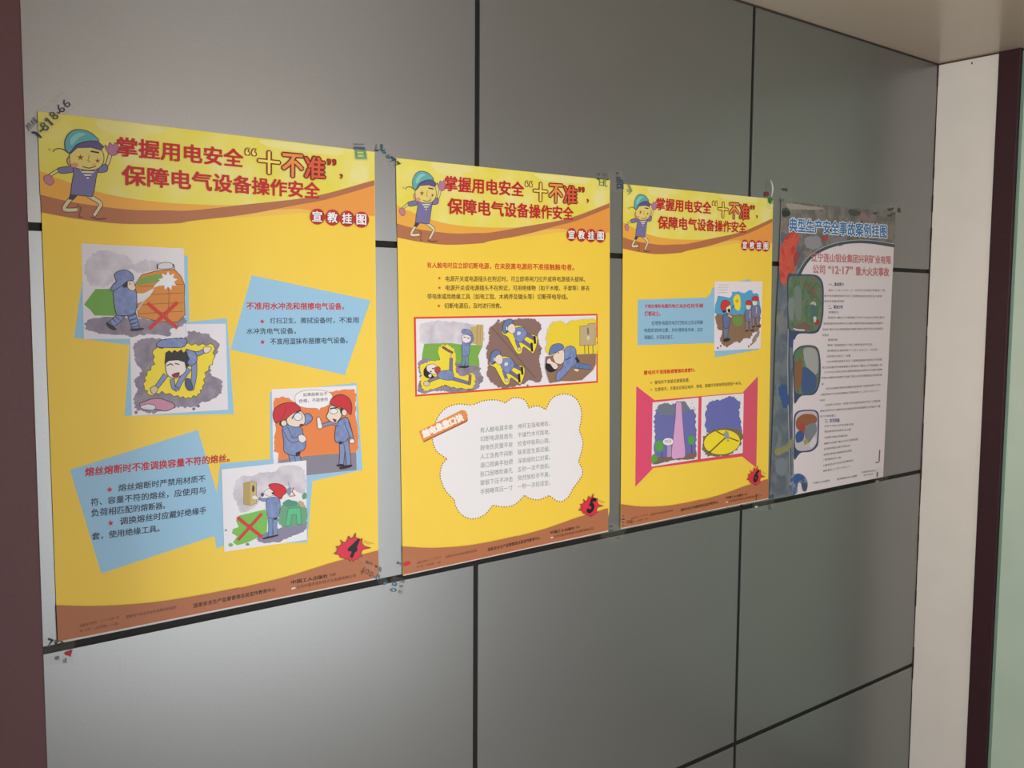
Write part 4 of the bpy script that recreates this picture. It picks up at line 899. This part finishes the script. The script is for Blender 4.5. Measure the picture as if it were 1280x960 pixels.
tape(k(600, 180, 880, 200, 1190, 620, 960, 760), 'clear tape printed L-6677 between the tops of posters 4 and 5', [
    ('t', 'L', k(660, 240, 700, 230, 705, 380, 640, 385), (56, 80, 100), 0.006), ('p', k(740, 240, 790, 240, 790, 330, 760, 360), (50, 90, 106)), ('p', k(720, 330, 800, 350, 790, 390, 750, 370), (50, 90, 106)),
    ('t', '6', k(800, 330, 880, 350, 840, 460, 770, 400), (40, 96, 104), 0.015), ('t', '6', k(880, 430, 960, 450, 920, 550, 840, 500), (50, 90, 106), 0.006), ('t', '7', k(960, 470, 1050, 560, 950, 610, 920, 590), (56, 76, 90), 0.006), ('t', '7', k(1060, 570, 1135, 640, 1020, 690, 1000, 670), (70, 84, 50), 0.006)])
k = K(40, 780, 16)
tape(k(240, 270, 860, 330, 850, 800, 240, 830), 'clear tape printed 70 with a red mark at the bottom left of poster 4', [
    ('t', '7', k(335, 290, 440, 320, 380, 440, 330, 440), (66, 80, 60), 0.006), ('t', '0', k(470, 335, 640, 325, 640, 440, 460, 440), (62, 74, 44), 0.009), ('p', k(650, 600, 700, 560, 820, 520, 780, 670, 740, 640, 690, 640), (186, 44, 48)),
    ('t', '电', k(470, 660, 560, 630, 560, 720, 470, 750), (116, 100, 116), 0.0), ('t', '话', k(630, 710, 710, 680, 710, 780, 630, 800), (98, 124, 126), 0.006)])
k = K(435, 690, 14.22)
BL = (66, 116, 148)
tape(k(210, 130, 330, 90, 760, 560, 640, 660), 'clear tape printed 400-818 over the bottom right corner of poster 4', [
    ('t', '4', k(250, 270, 320, 250, 250, 410, 195, 400), (116, 84, 68), 0.009), ('t', '0', k(310, 300, 390, 300, 350, 400, 280, 390), (116, 86, 68), 0.003), ('t', '0', k(390, 340, 460, 350, 420, 440, 350, 430), (116, 84, 68), 0.003), ('p', k(440, 420, 480, 430, 475, 450, 435, 440), BL),
    ('t', '8', k(500, 380, 580, 410, 550, 490, 470, 490), BL, 0.008), ('t', '服务', k(310, 140, 450, 190, 430, 240, 300, 200), (120, 84, 80), 0.003), ('p', k(480, 230, 525, 240, 510, 280, 475, 275), (90, 80, 60)), ('t', '热', k(540, 250, 630, 280, 600, 370, 530, 340), BL, 0.008), ('p', k(640, 540, 700, 545, 680, 590, 640, 590), BL)])
tape(k(800, 420, 1090, 500, 990, 780, 720, 740), 'clear tape printed 00 in blue under the joint between posters 4 and 5', [
    ('t', '0', k(800, 550, 860, 530, 915, 610, 800, 620), BL, 0.008), ('t', '0', k(765, 650, 880, 650, 880, 710, 765, 720), BL, 0.009), ('t', '服', k(950, 520, 1030, 510, 1020, 560, 940, 550), (96, 106, 126), 0.003), ('t', '务', k(930, 590, 1010, 590, 990, 640, 920, 640), (96, 116, 116), 0.003), ('t', '热', k(915, 680, 980, 690, 970, 740, 905, 740), (96, 116, 112), 0.003)])
tape(k(870, 120, 1150, 120, 1150, 280, 870, 280), 'clear tape with a small red blot at the bottom left of poster 5', [('p', k(975, 250, 985, 195, 1040, 160, 1100, 165, 1115, 205, 1080, 225, 1020, 250), (208, 46, 36)), ('p', k(900, 180, 940, 185, 940, 225, 900, 220), (112, 104, 136))])
k = K(735, 200, 19.2)
tape(k(180, 290, 620, 290, 600, 740, 180, 720), 'clear tape with green digits on the top right corner of poster 5', [
    ('t', '日', k(260, 450, 385, 450, 375, 630, 265, 620), (84, 124, 30), 0.009), ('t', 'L', k(405, 460, 470, 465, 460, 640, 400, 640), (104, 140, 50), 0.006), ('p', k(410, 455, 490, 465, 485, 490, 410, 480), (60, 70, 30)), ('p', k(240, 320, 300, 320, 295, 370, 245, 370), (92, 84, 112)), ('t', '兰', k(345, 310, 500, 320, 495, 420, 345, 410), (84, 88, 88), 0.006), ('p', k(205, 430, 265, 440, 260, 475, 210, 470), (60, 60, 30))])
tape(k(620, 260, 860, 260, 880, 780, 600, 780), 'crumpled bluish clear tape in the gap left of poster 6 top corner', [
    ('p', k(690, 290, 750, 290, 745, 340, 695, 340), (70, 80, 82)), ('t', '营', k(700, 380, 800, 400, 850, 700, 690, 700), (60, 76, 92), 0.018), ('p', k(810, 470, 850, 480, 850, 700, 820, 700), (52, 74, 84))])
tape(k(860, 560, 960, 560, 1070, 740, 900, 900), 'greenish folded tape flap on the top left corner of poster 6', [('p', k(930, 570, 985, 580, 1060, 740, 950, 860, 1010, 740), (140, 150, 88)), ('p', k(930, 690, 985, 700, 990, 760, 935, 770), (160, 170, 150))])
k = K(740, 630, 19.2)
tape(k(260, 420, 860, 560, 700, 920, 200, 800), 'clear tape with faint marks across the joint between posters 5 and 6', [('p', k(440, 520, 520, 530, 510, 560, 440, 560), (84, 88, 96)), ('t', '个', k(580, 790, 700, 780, 690, 870, 590, 890), (84, 90, 88), 0.006), ('p', k(420, 650, 520, 630, 520, 650, 420, 670), (44, 64, 84))])
tape(k(680, 230, 820, 230, 820, 600, 680, 600), 'small tape with dark ticks at the bottom left of poster 6', [('t', '△', k(700, 250, 775, 250, 775, 310, 700, 310), (90, 66, 46), 0.003), ('p', k(700, 350, 780, 355, 780, 385, 700, 380), (88, 66, 50)), ('p', k(705, 430, 775, 430, 775, 450, 705, 450), (88, 66, 50)), ('t', '圆', k(825, 390, 960, 385, 960, 460, 825, 465), (104, 66, 40), 0.003), ('p', k(700, 500, 760, 500, 760, 515, 700, 515), (96, 76, 66))])
k = K(940, 215, 16)
tape(k(250, 380, 440, 380, 450, 740, 300, 740), 'green and red crumpled tape at the top right of poster 6', [('p', k(260, 400, 340, 390, 360, 460, 320, 490, 270, 490), (120, 58, 50)), ('p', k(310, 520, 390, 520, 430, 560, 380, 600, 360, 645, 320, 610), (66, 120, 36)), ('p', k(380, 570, 430, 560, 400, 640, 375, 640), (160, 190, 120)), ('p', k(368, 655, 400, 650, 402, 720, 370, 722), (226, 232, 190))])
# white curled strip that stands proud of the wall
cb = bmesh.new(); pr = None
for i in range(13):
    t = i/12; x, z = ray(964.6-1.8*t, 246-21*t, 0.004); w2 = 0.0016*(0.5+math.sin(math.pi*t)); yy = -0.003-0.006*math.sin(math.pi*t*0.9)
    a = cb.verts.new((x-w2, yy, z)); b_ = cb.verts.new((x+w2, yy-0.0008, z))
    if pr: cb.faces.new((pr[0], pr[1], b_, a))
    pr = (a, b_)
o = put('tape_strip', cb, ink((196, 196, 188), 0.25)); o['label'] = 'thin whitish curl of tape above the right corner of poster 6'; o['category'] = 'tape'
sm = o.modifiers.new('s', 'SOLIDIFY'); sm.thickness = 0.0003
k = K(940, 215, 16)
tape(k(570, 280, 760, 290, 860, 900, 570, 900), 'clear tape with dark blotches at the top left of the white poster', [('p', k(600, 320, 720, 320, 725, 390, 640, 375), (78, 76, 76)), ('p', k(590, 540, 630, 540, 625, 600, 595, 600), (90, 104, 96)), ('p', k(600, 810, 650, 760, 720, 770, 770, 830, 740, 880, 620, 890), (42, 54, 48)), ('p', k(680, 610, 705, 620, 680, 680, 655, 670), (150, 152, 142))])
k = K(1070, 245, 18.29)
tape(k(330, 190, 1060, 190, 1060, 480, 330, 480), 'brownish clear tape across the top right of the white poster', [('p', k(380, 370, 470, 370, 480, 420, 390, 420), (74, 68, 64)), ('p', k(710, 430, 900, 390, 890, 420, 740, 480), (76, 68, 62)), ('p', k(750, 290, 870, 260, 880, 310, 760, 350), (78, 72, 66)), ('p', k(980, 270, 1030, 280, 1035, 380, 985, 370), (78, 66, 60))])
k = K(930, 590, 16)
tape(k(180, 380, 620, 380, 620, 780, 180, 780), 'clear tape bridging poster 6 and the white poster at the joint', [('p', k(230, 430, 245, 430, 245, 560, 228, 560), (84, 50, 40)), ('t', '人', k(500, 630, 560, 620, 570, 770, 500, 760), (70, 80, 76), 0.009), ('t', '个', k(240, 440, 350, 420, 340, 520, 250, 530), (110, 84, 56), 0.006), ('p', k(490, 480, 600, 450, 590, 510, 490, 540), (60, 92, 94)), ('p', k(230, 680, 285, 680, 280, 715, 235, 720), (196, 206, 186))])
k = K(1070, 560, 16)
tape(k(390, 400, 650, 400, 650, 760, 390, 760), 'clear tape at the bottom right of the white poster', [('p', k(415, 480, 440, 480, 430, 580, 405, 570), (110, 108, 106)), ('p', k(400, 660, 470, 650, 470, 670, 410, 700), (150, 150, 146))])
